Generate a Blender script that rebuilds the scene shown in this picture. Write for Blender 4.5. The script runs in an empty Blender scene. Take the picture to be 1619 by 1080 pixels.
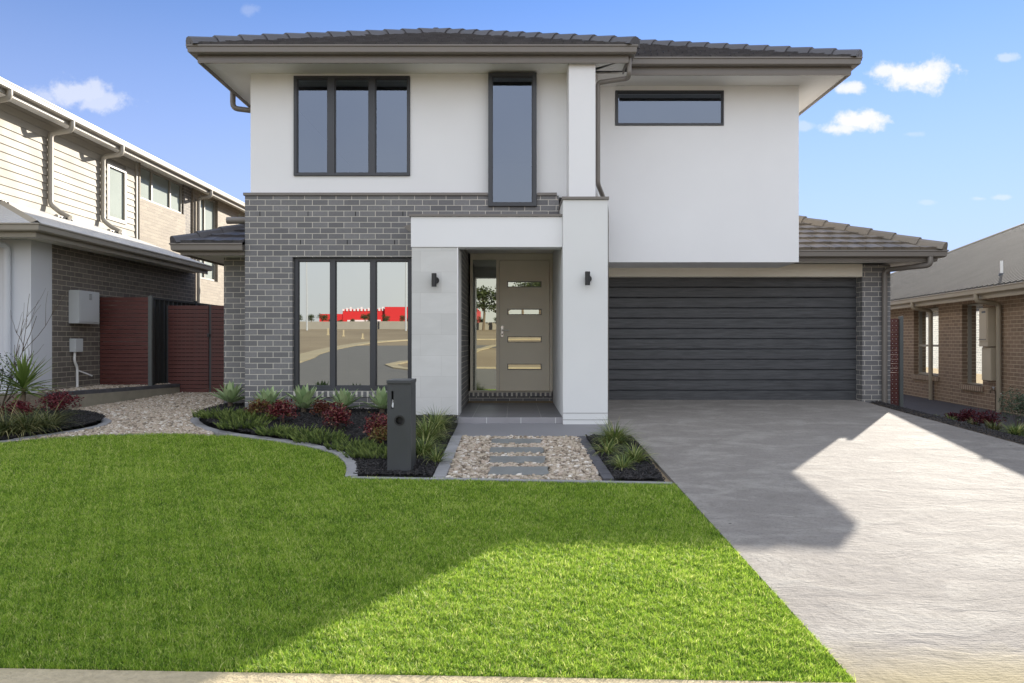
import bpy, math, random
import numpy as np
R = math.radians
rng = random.Random(7)
nrg = np.random.default_rng(11)
col = bpy.context.scene.collection
scene = bpy.context.scene

# ------------------------------------------------------------------ materials
def new_mat(name):
    m = bpy.data.materials.new(name); m.use_nodes = True
    nt = m.node_tree; nt.nodes.clear()
    out = nt.nodes.new('ShaderNodeOutputMaterial')
    return m, nt, out
def N(nt, t, **kw):
    n = nt.nodes.new(t)
    for k, v in kw.items(): setattr(n, k, v)
    return n
def L(nt, a, b): nt.links.new(a, b)
def rgba(c): return (c[0], c[1], c[2], 1)
def math_n(nt, op, a, b=None, c=None):
    n = N(nt, 'ShaderNodeMath', operation=op)
    for i, v in enumerate((a, b, c)):
        if v is None: continue
        if isinstance(v, (int, float)): n.inputs[i].default_value = v
        else: L(nt, v, n.inputs[i])
    return n.outputs[0]
def mixc(nt, fac, a, b, mode='MIX'):
    n = N(nt, 'ShaderNodeMix', data_type='RGBA', blend_type=mode)
    if isinstance(fac, (int, float)): n.inputs[0].default_value = fac
    else: L(nt, fac, n.inputs[0])
    for i, v in ((6, a), (7, b)):
        if isinstance(v, tuple): n.inputs[i].default_value = rgba(v)
        else: L(nt, v, n.inputs[i])
    return n.outputs[2]
def noise(nt, vec, scale, detail=4, rough=.55, dist=0):
    n = N(nt, 'ShaderNodeTexNoise'); n.inputs['Scale'].default_value = scale
    n.inputs['Detail'].default_value = detail; n.inputs['Roughness'].default_value = rough
    n.inputs['Distortion'].default_value = dist
    if vec is not None: L(nt, vec, n.inputs['Vector'])
    return n.outputs['Fac']
def ramp(nt, fac, stops):
    n = N(nt, 'ShaderNodeValToRGB'); el = n.color_ramp.elements
    while len(el) < len(stops): el.new(.5)
    for e, (p, c) in zip(el, stops): e.position = p; e.color = rgba(c)
    L(nt, fac, n.inputs[0]); return n.outputs[0]
def maprange(nt, v, a, b, c=0., d=1., smooth=False):
    n = N(nt, 'ShaderNodeMapRange')
    if smooth: n.interpolation_type = 'SMOOTHSTEP'
    L(nt, v, n.inputs[0])
    for i, x in zip((1, 2, 3, 4), (a, b, c, d)): n.inputs[i].default_value = x
    return n.outputs[0]
def bsdf(nt, out, color, rough=.6, bump=None, bstr=.3, bdist=.01, spec=.5, metal=0., normal=None):
    p = N(nt, 'ShaderNodeBsdfPrincipled')
    if isinstance(color, tuple): p.inputs['Base Color'].default_value = rgba(color)
    else: L(nt, color, p.inputs['Base Color'])
    if isinstance(rough, (int, float)): p.inputs['Roughness'].default_value = rough
    else: L(nt, rough, p.inputs['Roughness'])
    p.inputs['Specular IOR Level'].default_value = spec
    p.inputs['Metallic'].default_value = metal
    if bump is not None:
        b = N(nt, 'ShaderNodeBump'); b.inputs['Strength'].default_value = bstr
        b.inputs['Distance'].default_value = bdist
        L(nt, bump, b.inputs['Height']); L(nt, b.outputs[0], p.inputs['Normal'])
    L(nt, p.outputs[0], out.inputs[0]); return p
def coords(nt): return N(nt, 'ShaderNodeTexCoord').outputs['Object']
def wpos(nt): return N(nt, 'ShaderNodeNewGeometry').outputs['Position']
def scaled(nt, vec, s):
    n = N(nt, 'ShaderNodeVectorMath', operation='MULTIPLY'); L(nt, vec, n.inputs[0]); n.inputs[1].default_value = s
    return n.outputs[0]

def plain(name, c, rough=.6, var=.12, scale=3., fine=60., bstr=.08, spec=.5, metal=0., bdist=.004):
    m, nt, out = new_mat(name); v = coords(nt)
    n1 = noise(nt, v, scale, 5); n2 = noise(nt, v, fine, 3)
    f = maprange(nt, n1, .3, .7)
    lo = tuple(x*(1-var) for x in c); hi = tuple(min(1, x*(1+var)) for x in c)
    cc = mixc(nt, f, lo, hi)
    r = maprange(nt, n1, .3, .7, max(.02, rough-.08), min(1, rough+.08))
    bsdf(nt, out, cc, r, n2, bstr, bdist, spec, metal)
    return m

def brick(name, c1, c2, mortar, bw=.24, rh=.086, ox=0., oz=0., dark=.75, bstr=.9):
    m, nt, out = new_mat(name)
    v = coords(nt); g = N(nt, 'ShaderNodeNewGeometry')
    sp = N(nt, 'ShaderNodeSeparateXYZ'); L(nt, v, sp.inputs[0])
    sn = N(nt, 'ShaderNodeSeparateXYZ'); L(nt, g.outputs['True Normal'], sn.inputs[0])
    side = math_n(nt, 'GREATER_THAN', math_n(nt, 'ABSOLUTE', sn.outputs[0]), .7)
    mx = N(nt, 'ShaderNodeMix', data_type='FLOAT'); L(nt, side, mx.inputs[0]); L(nt, sp.outputs[0], mx.inputs[2]); L(nt, sp.outputs[1], mx.inputs[3])
    cb = N(nt, 'ShaderNodeCombineXYZ')
    L(nt, math_n(nt, 'ADD', mx.outputs[0], ox+50*bw), cb.inputs[0]); L(nt, math_n(nt, 'ADD', sp.outputs[2], oz+50*rh), cb.inputs[1])
    b = N(nt, 'ShaderNodeTexBrick'); b.offset = .5; b.offset_frequency = 2
    L(nt, cb.outputs[0], b.inputs['Vector'])
    b.inputs['Scale'].default_value = 1; b.inputs['Mortar Size'].default_value = .005*rh/.086
    b.inputs['Mortar Smooth'].default_value = .15; b.inputs['Bias'].default_value = 0
    b.inputs['Brick Width'].default_value = bw; b.inputs['Row Height'].default_value = rh
    b.inputs['Color1'].default_value = rgba(c1); b.inputs['Color2'].default_value = rgba(c2); b.inputs['Mortar'].default_value = rgba(mortar)
    n1 = noise(nt, v, 38, 5, .7); n2 = noise(nt, v, 1.3, 3)
    c = mixc(nt, maprange(nt, n1, .35, .75, 0, .45), b.outputs['Color'], tuple(x*dark for x in c1), 'MIX')
    c = mixc(nt, b.outputs['Fac'], c, mortar)
    c = mixc(nt, maprange(nt, n2, .3, .7, .0, .18), c, (.5, .5, .5), 'MULTIPLY')
    h = math_n(nt, 'SUBTRACT', math_n(nt, 'MULTIPLY', n1, .35), math_n(nt, 'MULTIPLY', b.outputs['Fac'], 1.0))
    bsdf(nt, out, c, .75, h, bstr, .006)
    return m

M = {}
M['brick'] = brick('grey_brick', (.155, .152, .155), (.245, .24, .24), (.66, .62, .54), ox=.07, oz=-.032)
M['brick_brown'] = brick('brown_brick', (.125, .11, .097), (.195, .172, .15), (.46, .41, .33))
M['brick_cream'] = brick('cream_brick', (.225, .185, .14), (.29, .245, .185), (.32, .285, .23), rh=.086)
M['brick_tan'] = brick('tan_brick', (.22, .15, .10), (.31, .215, .145), (.60, .50, .37), bw=.215, rh=.077)
M['white'] = plain('white_render', (.82, .82, .82), .85, .025, .8, 90, .12)
M['light_grey'] = plain('light_grey_render', (.74, .745, .73), .85, .03, .9, 90, .12)
M['rend_left'] = plain('pale_grey_render', (.62, .64, .68), .85, .03, .9, 90, .12)
M['white_trim'] = plain('white_trim', (.82, .81, .80), .45, .02, 1, 30, .03)
M['soffit'] = plain('soffit_paint', (.82, .80, .76), .7, .03, .7, 60, .05)
M['cream_beam'] = plain('cream_beam', (.86, .81, .70), .6, .03, 1, 50, .05)
M['bronze'] = plain('grey_brown_steel', (.185, .165, .145), .38, .07, 1.2, 30, .02, .5)
M['frame'] = plain('charcoal_frame', (.045, .048, .055), .38, .08, 3, 40, .02)
M['charcoal'] = plain('charcoal_steel', (.05, .053, .057), .45, .08, 3, 40, .03)
M['black'] = plain('black_metal', (.015, .015, .016), .4, .1, 6, 60, .03)
M['hole'] = plain('dark_void', (.004, .004, .004), .9, 0, 3, 40, 0)
M['taupe'] = plain('taupe_paint', (.74, .67, .53), .42, .04, 1.5, 40, .03)
M['room'] = plain('interior_paint', (.30, .29, .28), .8, .05, 1, 30, .02)
M['blind'] = plain('pale_blind', (.50, .53, .50), .7, .04, 1, 40, .02)
M['steel'] = plain('brushed_steel', (.55, .54, .52), .3, .05, 10, 80, .02, .5, .9)
M['redslat'] = plain('red_brown_slat', (.105, .032, .026), .5, .15, 4, 60, .05)
M['green_black'] = plain('dark_green_steel', (.022, .027, .027), .5, .1, 3, 30, .03)
M['postgrey'] = plain('grey_post', (.11, .12, .115), .45, .08, 3, 30, .03)
M['cream_steel'] = plain('cream_steel', (.31, .285, .24), .45, .04, 1.5, 30, .02)
M['cream_board'] = plain('cream_weatherboard', (.275, .25, .205), .7, .04, 1.5, 50, .06)
M['tan_steel'] = plain('tan_steel', (.32, .275, .205), .45, .06, 1.5, 30, .02)
M['box_grey'] = plain('meter_box_paint', (.50, .52, .53), .45, .04, 3, 30, .02)
M['box_beige'] = plain('beige_box_paint', (.44, .38, .28), .5, .04, 3, 30, .02)
M['pvc'] = plain('white_pvc', (.75, .75, .73), .4, .03, 3, 30, .02)
M['paper'] = plain('paper', (.8, .8, .82), .6, .02, 3, 30, .02)
M['bark'] = plain('bark', (.16, .12, .08), .9, .3, 20, 90, .5)
M['stem'] = plain('stem_brown', (.10, .075, .05), .9, .3, 20, 90, .4)
M['mulchbase'] = plain('mulch_soil', (.012, .010, .009), .95, .5, 12, 60, .9, bdist=.03)
M['edge'] = plain('grey_concrete_edging', (.27, .265, .265), .85, .12, 6, 70, .5)
M['edge_dark'] = plain('dark_paver', (.07, .068, .075), .8, .25, 8, 70, .5)
M['edge_buff'] = plain('buff_concrete', (.24, .22, .17), .85, .15, 6, 70, .4)
M['slate'] = plain('slate_paver', (.185, .19, .18), .6, .15, 5, 50, .5)
M['apron'] = plain('smooth_concrete', (.20, .195, .20), .75, .05, 2, 120, .15)
M['asphalt'] = plain('asphalt', (.15, .14, .125), .9, .1, 2, 120, .6)
M['darkpath'] = plain('dark_path', (.06, .055, .058), .8, .1, 2, 100, .3)  # side path concrete in one dark grey tone
M['wh_red'] = plain('red_cladding', (.55, .02, .02), .5, .05, .05, 1, .02)
M['wh_white'] = plain('white_cladding', (.7, .6, .6), .5, .05, .05, 1, .02)
M['galv'] = plain('galvanised_steel', (.35, .36, .37), .4, .05, 3, 30, .02)
M['timber'] = plain('timber_stake', (.25, .17, .1), .8, .15, 8, 50, .2)

def mat_tile(name, c):
    m, nt, out = new_mat(name); v = coords(nt)
    n1 = noise(nt, v, 2.2, 5); n2 = noise(nt, v, 45, 4)
    oi = N(nt, 'ShaderNodeAttribute', attribute_name='tint')
    f = math_n(nt, 'ADD', math_n(nt, 'MULTIPLY', oi.outputs['Fac'], .6), math_n(nt, 'MULTIPLY', n1, .5))
    cc = mixc(nt, f, tuple(x*.7 for x in c), tuple(x*1.3 for x in c))
    bsdf(nt, out, cc, .48, n2, .35, .004)
    return m
M['tile'] = mat_tile('charcoal_roof_tile', (.075, .072, .078))
M['tile_sunlit'] = mat_tile('sunlit_roof_tile', (.16, .135, .105))  # garage roof copy of the tile, grazing sunlight put into its paler colour

def mat_corr(name, c, axis=1, pitch=.076, amp=.5):
    m, nt, out = new_mat(name); v = coords(nt)
    sp = N(nt, 'ShaderNodeSeparateXYZ'); L(nt, v, sp.inputs[0])
    s = math_n(nt, 'SINE', math_n(nt, 'MULTIPLY', sp.outputs[axis], 2*math.pi/pitch))
    n1 = noise(nt, v, .8, 4)
    cc = mixc(nt, n1, tuple(x*.88 for x in c), tuple(x*1.12 for x in c))
    bsdf(nt, out, cc, .4, s, amp, .012, .5)
    return m
M['corr'] = mat_corr('corrugated_steel', (.27, .265, .255), 1, .19, .9)
M['corr_l'] = mat_corr('corrugated_steel_pale', (.40, .385, .36), 1, .1, .6)

def mat_ribbed():
    m, nt, out = new_mat('ribbed_metal_roof'); v = coords(nt)
    sp = N(nt, 'ShaderNodeSeparateXYZ'); L(nt, v, sp.inputs[0])
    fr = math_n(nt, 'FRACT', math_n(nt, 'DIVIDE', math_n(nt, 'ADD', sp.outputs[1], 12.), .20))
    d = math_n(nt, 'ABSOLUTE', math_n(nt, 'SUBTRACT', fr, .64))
    n1 = noise(nt, v, .9, 5); n2 = noise(nt, scaled(nt, v, (.6, 6, 1)), 2, 4)
    c = mixc(nt, n1, (.19, .178, .16), (.25, .235, .213))
    c = mixc(nt, maprange(nt, n2, .4, .7, 0, .35), c, (.155, .143, .128))
    c = mixc(nt, maprange(nt, d, .16, .05, 0, .85), c, (.045, .04, .035))  # shade at each rib foot, painted into the colour as dark lines
    bsdf(nt, out, c, .85, None, .1, .01, .08); return m

# glass: reflective coated pane, dark see-through
def mat_glass(name, tint, refl=.5, trans=(.35, .38, .38)):
    m, nt, out = new_mat(name)
    g = N(nt, 'ShaderNodeBsdfGlossy'); g.inputs['Color'].default_value = rgba(tint); g.inputs['Roughness'].default_value = 0.0
    t = N(nt, 'ShaderNodeBsdfTransparent'); t.inputs['Color'].default_value = rgba(trans)
    v = coords(nt); n = noise(nt, v, .9, 1)
    b = N(nt, 'ShaderNodeBump'); b.inputs['Strength'].default_value = .03; b.inputs['Distance'].default_value = .01
    L(nt, n, b.inputs['Height']); L(nt, b.outputs[0], g.inputs['Normal'])
    lw = N(nt, 'ShaderNodeLayerWeight'); lw.inputs['Blend'].default_value = .35
    f = math_n(nt, 'MAXIMUM', lw.outputs['Fresnel'], refl) if refl > 0 else math_n(nt, 'MULTIPLY', lw.outputs['Fresnel'], .3)
    mx = N(nt, 'ShaderNodeMixShader'); L(nt, f, mx.inputs[0]); L(nt, t.outputs[0], mx.inputs[1]); L(nt, g.outputs[0], mx.inputs[2])
    L(nt, mx.outputs[0], out.inputs[0]); return m
M['glass'] = mat_glass('window_glass', (.93, .97, .95), .42, (.16, .17, .17))
M['glass_up'] = mat_glass('upper_window_glass', (.58, .66, .80), .24, (.4, .42, .45))
M['glass_warm'] = mat_glass('entry_glass', (.90, .92, .80), .42, (.35, .36, .32))
M['glass_clear'] = mat_glass('bedroom_glass', (.8, .85, .85), .0, (.8, .82, .8))

def mat_garage():
    m, nt, out = new_mat('garage_woodgrain'); v = coords(nt)
    w = noise(nt, scaled(nt, v, (1.6, 1, 26)), 1.6, 6, .65, .6)
    w2 = noise(nt, scaled(nt, v, (3, 1, 60)), 3, 4, .7)
    cc = mixc(nt, maprange(nt, w, .35, .68), (.042, .044, .048), (.095, .098, .104))
    h = math_n(nt, 'ADD', w, math_n(nt, 'MULTIPLY', w2, .4))
    bsdf(nt, out, cc, .5, h, .5, .004)
    return m
M['garage'] = mat_garage()

def mat_stone():      # big honed tiles on the portico pier
    m, nt, out = new_mat('limestone_cladding'); v = coords(nt)
    sp = N(nt, 'ShaderNodeSeparateXYZ'); L(nt, v, sp.inputs[0])
    cb = N(nt, 'ShaderNodeCombineXYZ')
    L(nt, math_n(nt, 'ADD', sp.outputs[0], 12.14), cb.inputs[0]); L(nt, math_n(nt, 'ADD', sp.outputs[2], 3.05), cb.inputs[1])
    b = N(nt, 'ShaderNodeTexBrick'); b.offset = .5
    L(nt, cb.outputs[0], b.inputs['Vector']); b.inputs['Scale'].default_value = 1
    b.inputs['Mortar Size'].default_value = .0016; b.inputs['Brick Width'].default_value = .6; b.inputs['Row Height'].default_value = .3
    b.inputs['Color1'].default_value = rgba((.60, .595, .57)); b.inputs['Color2'].default_value = rgba((.68, .675, .65)); b.inputs['Mortar'].default_value = rgba((.5, .49, .46))
    n1 = noise(nt, scaled(nt, v, (1, 1, 2.5)), 2.2, 6, .6, .6)
    cc = mixc(nt, maprange(nt, n1, .3, .75, 0, .3), b.outputs['Color'], (.45, .44, .41))
    bsdf(nt, out, cc, .6, math_n(nt, 'MULTIPLY', b.outputs['Fac'], -1), .4, .002)
    return m
M['stone'] = mat_stone()

def mat_porch():
    m, nt, out = new_mat('porch_tile'); v = coords(nt)
    sp = N(nt, 'ShaderNodeSeparateXYZ'); L(nt, v, sp.inputs[0])
    cb = N(nt, 'ShaderNodeCombineXYZ')
    L(nt, math_n(nt, 'ADD', sp.outputs[0], 10.385), cb.inputs[0]); L(nt, math_n(nt, 'ADD', sp.outputs[1], 10.05), cb.inputs[1])
    b = N(nt, 'ShaderNodeTexBrick'); b.offset = 0
    L(nt, cb.outputs[0], b.inputs['Vector']); b.inputs['Scale'].default_value = 1
    b.inputs['Mortar Size'].default_value = .004; b.inputs['Brick Width'].default_value = .49; b.inputs['Row Height'].default_value = .49
    b.inputs['Color1'].default_value = rgba((.115, .113, .122)); b.inputs['Color2'].default_value = rgba((.135, .132, .14)); b.inputs['Mortar'].default_value = rgba((.33, .32, .31))
    n1 = noise(nt, v, 3, 6, .6)
    cc = mixc(nt, maprange(nt, n1, .3, .75, 0, .35), b.outputs['Color'], (.16, .155, .16))
    bsdf(nt, out, cc, .45, math_n(nt, 'MULTIPLY', b.outputs['Fac'], -1), .5, .003)
    return m
M['porch'] = mat_porch()

def mat_drive():
    m, nt, out = new_mat('brushed_concrete'); v = wpos(nt)
    sp = N(nt, 'ShaderNodeSeparateXYZ'); L(nt, v, sp.inputs[0])
    w = noise(nt, v, .7, 4, .55)
    yy = math_n(nt, 'ADD', sp.outputs[1], math_n(nt, 'MULTIPLY', w, .8))
    def aniso(sx, sy, det, ro, dist=0.):
        cb = N(nt, 'ShaderNodeCombineXYZ'); L(nt, math_n(nt, 'MULTIPLY', sp.outputs[0], sx), cb.inputs[0]); L(nt, math_n(nt, 'MULTIPLY', yy, sy), cb.inputs[1])
        return noise(nt, cb.outputs[0], 1., det, ro, dist)
    bands = aniso(1.5, 2.9, 6, .66, .5); mid = aniso(11, 19, 5, .72, 0.); mott = noise(nt, v, 5.5, 6, .7); fine = aniso(9, 95, 3, .6)
    swirl = N(nt, 'ShaderNodeTexWave'); swirl.wave_type = 'RINGS'; swirl.inputs['Scale'].default_value = 14; swirl.inputs['Distortion'].default_value = 9
    swirl.inputs['Detail'].default_value = 3; swirl.inputs['Detail Scale'].default_value = .35; L(nt, v, swirl.inputs['Vector'])
    grit = noise(nt, v, 150, 3, .7); big = noise(nt, v, .4, 4)
    base = mixc(nt, maprange(nt, big, .35, .65), (.232, .212, .190), (.258, .236, .212))
    base = mixc(nt, maprange(nt, bands, .48, .62, 0, .38), base, (.42, .395, .35))
    base = mixc(nt, maprange(nt, mid, .48, .70, 0, .24), base, (.145, .13, .112))
    base = mixc(nt, maprange(nt, mott, .50, .66, 0, .2), base, (.135, .122, .10))
    g2 = noise(nt, scaled(nt, v, (1, 1.3, 1)), 42, 3, .75)
    base = mixc(nt, maprange(nt, g2, .53, .68, 0, .55), base, (.12, .108, .09))
    base = mixc(nt, maprange(nt, grit, .60, .74, 0, .35), base, (.13, .12, .11))
    yel = math_n(nt, 'MULTIPLY', maprange(nt, math_n(nt, 'ADD', sp.outputs[1], math_n(nt, 'MULTIPLY', bands, -.5)), 3.40, 3.02, 0, 1), .75)
    base = mixc(nt, yel, base, (.27, .22, .11))
    vo = N(nt, 'ShaderNodeTexVoronoi'); vo.inputs['Scale'].default_value = 1.9; L(nt, v, vo.inputs['Vector'])
    base = mixc(nt, math_n(nt, 'MULTIPLY', math_n(nt, 'LESS_THAN', vo.outputs['Distance'], .03), .8), base, (.05, .045, .04))
    h = math_n(nt, 'MULTIPLY', bands, .022)
    for q, k in ((mid, .006), (mott, .011), (fine, .0004), (grit, .0012), (swirl.outputs['Fac'], .0005)): h = math_n(nt, 'ADD', h, math_n(nt, 'MULTIPLY', q, k))
    bsdf(nt, out, base, .85, h, 1., 1., .12)
    return m
M['drive'] = mat_drive()

def mat_ground(name, a, b, scale=.6):
    m, nt, out = new_mat(name); v = wpos(nt)
    n1 = noise(nt, v, scale, 6, .6); n2 = noise(nt, v, 25, 4, .7)
    cc = mixc(nt, maprange(nt, n1, .35, .65), a, b)
    cc = mixc(nt, maprange(nt, n2, .4, .7, 0, .5), cc, tuple(x*.6 for x in a))
    bsdf(nt, out, cc, .95, n2, .8, .02)
    return m
M['dirt'] = mat_ground('dry_dirt', (.27, .20, .12), (.36, .28, .17), .15)
M['soil'] = mat_ground('lawn_soil', (.07, .10, .03), (.09, .13, .035), 2)
M['kerbm'] = mat_ground('kerb_concrete', (.42, .345, .21), (.50, .415, .265), 1.5)
M['gravelbase'] = mat_ground('gravel_bed', (.20, .17, .13), (.27, .23, .17), 8)
M['garden_soil'] = mat_ground('garden_soil', (.06, .045, .03), (.10, .075, .05), 3)

def mat_leaf(name, stops, rough=.5, trans=.3, attr='tint', patch=0., pscale=1.):
    m, nt, out = new_mat(name)
    at = N(nt, 'ShaderNodeAttribute', attribute_name=attr)
    f = at.outputs['Fac']
    if patch:
        n = noise(nt, wpos(nt), pscale, 4, .6)
        f = math_n(nt, 'ADD', f, math_n(nt, 'MULTIPLY', math_n(nt, 'SUBTRACT', n, .5), patch))
    cc = ramp(nt, f, stops)
    d = N(nt, 'ShaderNodeBsdfPrincipled'); L(nt, cc, d.inputs['Base Color']); d.inputs['Roughness'].default_value = rough
    d.inputs['Specular IOR Level'].default_value = .35
    t = N(nt, 'ShaderNodeBsdfTranslucent'); L(nt, cc, t.inputs['Color'])
    mx = N(nt, 'ShaderNodeMixShader'); mx.inputs[0].default_value = trans
    L(nt, d.outputs[0], mx.inputs[1]); L(nt, t.outputs[0], mx.inputs[2]); L(nt, mx.outputs[0], out.inputs[0])
    return m
M['grass'] = mat_leaf('lawn_grass', [(0, (.045, .11, .012)), (.45, (.245, .405, .037)), (.8, (.46, .60, .075)), (1, (.70, .70, .26))], .55, .42, patch=.45, pscale=2.2)
M['agave'] = mat_leaf('agave_leaf', [(0, (.18, .28, .12)), (1, (.46, .56, .30))], .5, .15)
M['nandina'] = mat_leaf('nandina_red', [(0, (.04, .008, .01)), (.5, (.13, .016, .026)), (.82, (.24, .05, .05)), (.93, (.40, .20, .14)), (1, (.14, .14, .04))], .4, .25)
M['nandina_mix'] = mat_leaf('nandina_bronze', [(0, (.06, .02, .012)), (.4, (.16, .035, .025)), (.7, (.12, .12, .04)), (1, (.30, .22, .06))], .4, .25)
M['cover'] = mat_leaf('low_cover_green', [(0, (.04, .07, .015)), (.5, (.13, .19, .045)), (1, (.30, .36, .10))], .5, .25)
M['strappy'] = mat_leaf('strappy_green', [(0, (.06, .10, .025)), (.5, (.20, .27, .07)), (1, (.52, .50, .20))], .45, .3)
M['strappy_dark'] = mat_leaf('strappy_olive', [(0, (.045, .065, .022)), (.5, (.14, .165, .055)), (1, (.36, .32, .15))], .45, .3)
M['yucca'] = mat_leaf('yucca_leaf', [(0, (.09, .15, .03)), (.5, (.23, .31, .08)), (1, (.48, .52, .2))], .4, .3)
M['greyshrub'] = mat_leaf('grey_green_leaf', [(0, (.04, .06, .035)), (.7, (.10, .14, .08)), (.97, (.16, .2, .12)), (1, (.7, .7, .65))], .6, .2)
M['treeleaf'] = mat_leaf('gum_leaf', [(0, (.03, .045, .015)), (1, (.08, .10, .035))], .6, .2)
M['pebble'] = None
def mat_pebble():
    m, nt, out = new_mat('river_pebble')
    at = N(nt, 'ShaderNodeAttribute', attribute_name='tint')
    cc = ramp(nt, at.outputs['Fac'], [(0, (.14, .11, .08)), (.25, (.34, .28, .205)), (.55, (.55, .47, .36)), (.8, (.46, .36, .28)), (1, (.80, .76, .68))])
    n = noise(nt, wpos(nt), 80, 4); cc = mixc(nt, maprange(nt, n, .35, .7, 0, .5), cc, (.25, .19, .13))
    bsdf(nt, out, cc, .7, n, .3, .003); return m
M['pebble'] = mat_pebble()
def mat_chip():
    m, nt, out = new_mat('black_mulch')
    at = N(nt, 'ShaderNodeAttribute', attribute_name='tint')
    cc = ramp(nt, at.outputs['Fac'], [(0, (.006, .005, .005)), (.7, (.022, .02, .02)), (1, (.05, .042, .038))])
    bsdf(nt, out, cc, .75); return m
M['chip'] = mat_chip()

# ------------------------------------------------------------------ objects
ROOT = {}
def tag(o, label=None, cat=None, group=None, kind=None):
    if label: o['label'] = label
    if cat: o['category'] = cat
    if group: o['group'] = group
    if kind: o['kind'] = kind
    return o
def thing(name, label, cat, loc=(0, 0, 0), rz=0, group=None):
    o = bpy.data.objects.new(name, None); col.objects.link(o)
    o.location = loc; o.rotation_euler = (0, 0, rz); o.empty_display_size = .2
    tag(o, label, cat, group)
    ROOT[o.name] = (loc if rz == 0 else None)
    return o
def origin_of(p):
    """world origin that mesh coordinates are measured from; None = the parent is rotated, its children are given in its own frame"""
    while p is not None:
        if p.name in ROOT: return ROOT[p.name]
        p = p.parent
    return (0, 0, 0)
class MB:
    def __init__(s): s.v = []; s.f = []; s.t = []
    def add(s, vs, fs, tint=None):
        n = len(s.v); s.v += [tuple(p) for p in vs]; s.f += [tuple(i+n for i in f) for f in fs]
        if tint is not None: s.t += [tint]*len(vs)
        return s
    def box(s, x0, x1, y0, y1, z0, z1, tint=None):
        x0, x1 = sorted((x0, x1)); y0, y1 = sorted((y0, y1)); z0, z1 = sorted((z0, z1))
        return s.add([(x0, y0, z0), (x1, y0, z0), (x1, y1, z0), (x0, y1, z0), (x0, y0, z1), (x1, y0, z1), (x1, y1, z1), (x0, y1, z1)],
                     [(0, 3, 2, 1), (4, 5, 6, 7), (0, 1, 5, 4), (1, 2, 6, 5), (2, 3, 7, 6), (3, 0, 4, 7)], tint)
    def tube(s, pts, r, seg=10, caps=True, taper=None):
        pts = [np.array(p, float) for p in pts]; n = len(pts); base = len(s.v)
        up = None
        for i, p in enumerate(pts):
            d = (pts[min(i+1, n-1)]-pts[max(i-1, 0)]); d /= (np.linalg.norm(d)+1e-9)
            if up is None:
                a = np.array([0, 0, 1.]) if abs(d[2]) < .9 else np.array([1., 0, 0])
                up = a - d*a.dot(d)
            else: up = up - d*up.dot(d)
            up /= (np.linalg.norm(up)+1e-9); w = np.cross(d, up)
            rr = r if taper is None else r*(1+(taper-1)*i/(n-1))
            for k in range(seg):
                a = 2*math.pi*k/seg
                s.v.append(tuple(p+rr*(math.cos(a)*up+math.sin(a)*w)))
        for i in range(n-1):
            for k in range(seg):
                a = base+i*seg+k; b = base+i*seg+(k+1) % seg
                s.f.append((a, b, b+seg, a+seg))
        if caps:
            s.f.append(tuple(base+k for k in range(seg))[::-1]); s.f.append(tuple(base+(n-1)*seg+k for k in range(seg)))
        return s
    def bend(s, pts, r, fil=.07, seg=10, **kw):
        """tube with rounded elbows"""
        P = [np.array(p, float) for p in pts]; out = [P[0]]
        for i in range(1, len(P)-1):
            a = P[i-1]-P[i]; b = P[i+1]-P[i]; la = np.linalg.norm(a); lb = np.linalg.norm(b)
            f = min(fil, la*.45, lb*.45); a = a/la*f; b = b/lb*f
            for t in (0, .25, .5, .75, 1): out.append(P[i]+a*(1-t)**2+b*t*t)
        out.append(P[-1]); return s.tube(out, r, seg, **kw)
    def poly(s, pts, z=None):
        vs = [(p[0], p[1], (z(p[0], p[1]) if callable(z) else z) if z is not None else p[2]) for p in pts]
        return s.add(vs, [tuple(range(len(vs)))])
    def slab(s, pts, ztop, th):
        n = len(pts); zt = [(ztop(*p) if callable(ztop) else ztop) for p in pts]
        a = sum(pts[i][0]*pts[(i+1) % n][1]-pts[(i+1) % n][0]*pts[i][1] for i in range(n))
        idx = list(range(n)) if a > 0 else list(range(n))[::-1]
        top = [(pts[i][0], pts[i][1], zt[i]) for i in idx]; bot = [(p[0], p[1], p[2]-th) for p in top]
        return s.add(top+bot, [tuple(range(n)), tuple(range(2*n-1, n-1, -1))]+[(n+i, n+(i+1) % n, (i+1) % n, i) for i in range(n)])
    def build(s, name, mat, parent=None, smooth=False, bevel=0.):
        o0 = origin_of(parent)
        if o0 is None: o0 = (0, 0, 0)
        me = bpy.data.meshes.new(name)
        vs = s.v if o0 == (0, 0, 0) else [(a-o0[0], b-o0[1], c-o0[2]) for a, b, c in s.v]
        me.from_pydata(vs, [], s.f)
        if s.t and len(s.t) == len(s.v):
            at = me.attributes.new('tint', 'FLOAT', 'POINT'); at.data.foreach_set('value', s.t)
        me.materials.append(M[mat] if isinstance(mat, str) else mat)
        if smooth:
            me.shade_smooth() if hasattr(me, 'shade_smooth') else None
            me.set_sharp_from_angle(angle=R(40))
        me.update()
        o = bpy.data.objects.new(name, me); col.objects.link(o)
        if parent: o.parent = parent
        if bevel:
            b = o.modifiers.new('bevel', 'BEVEL'); b.width = bevel; b.segments = 2; b.limit_method = 'ANGLE'
        return o
def child_thing(o, root):      # mesh belongs to root
    o.parent = root
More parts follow.
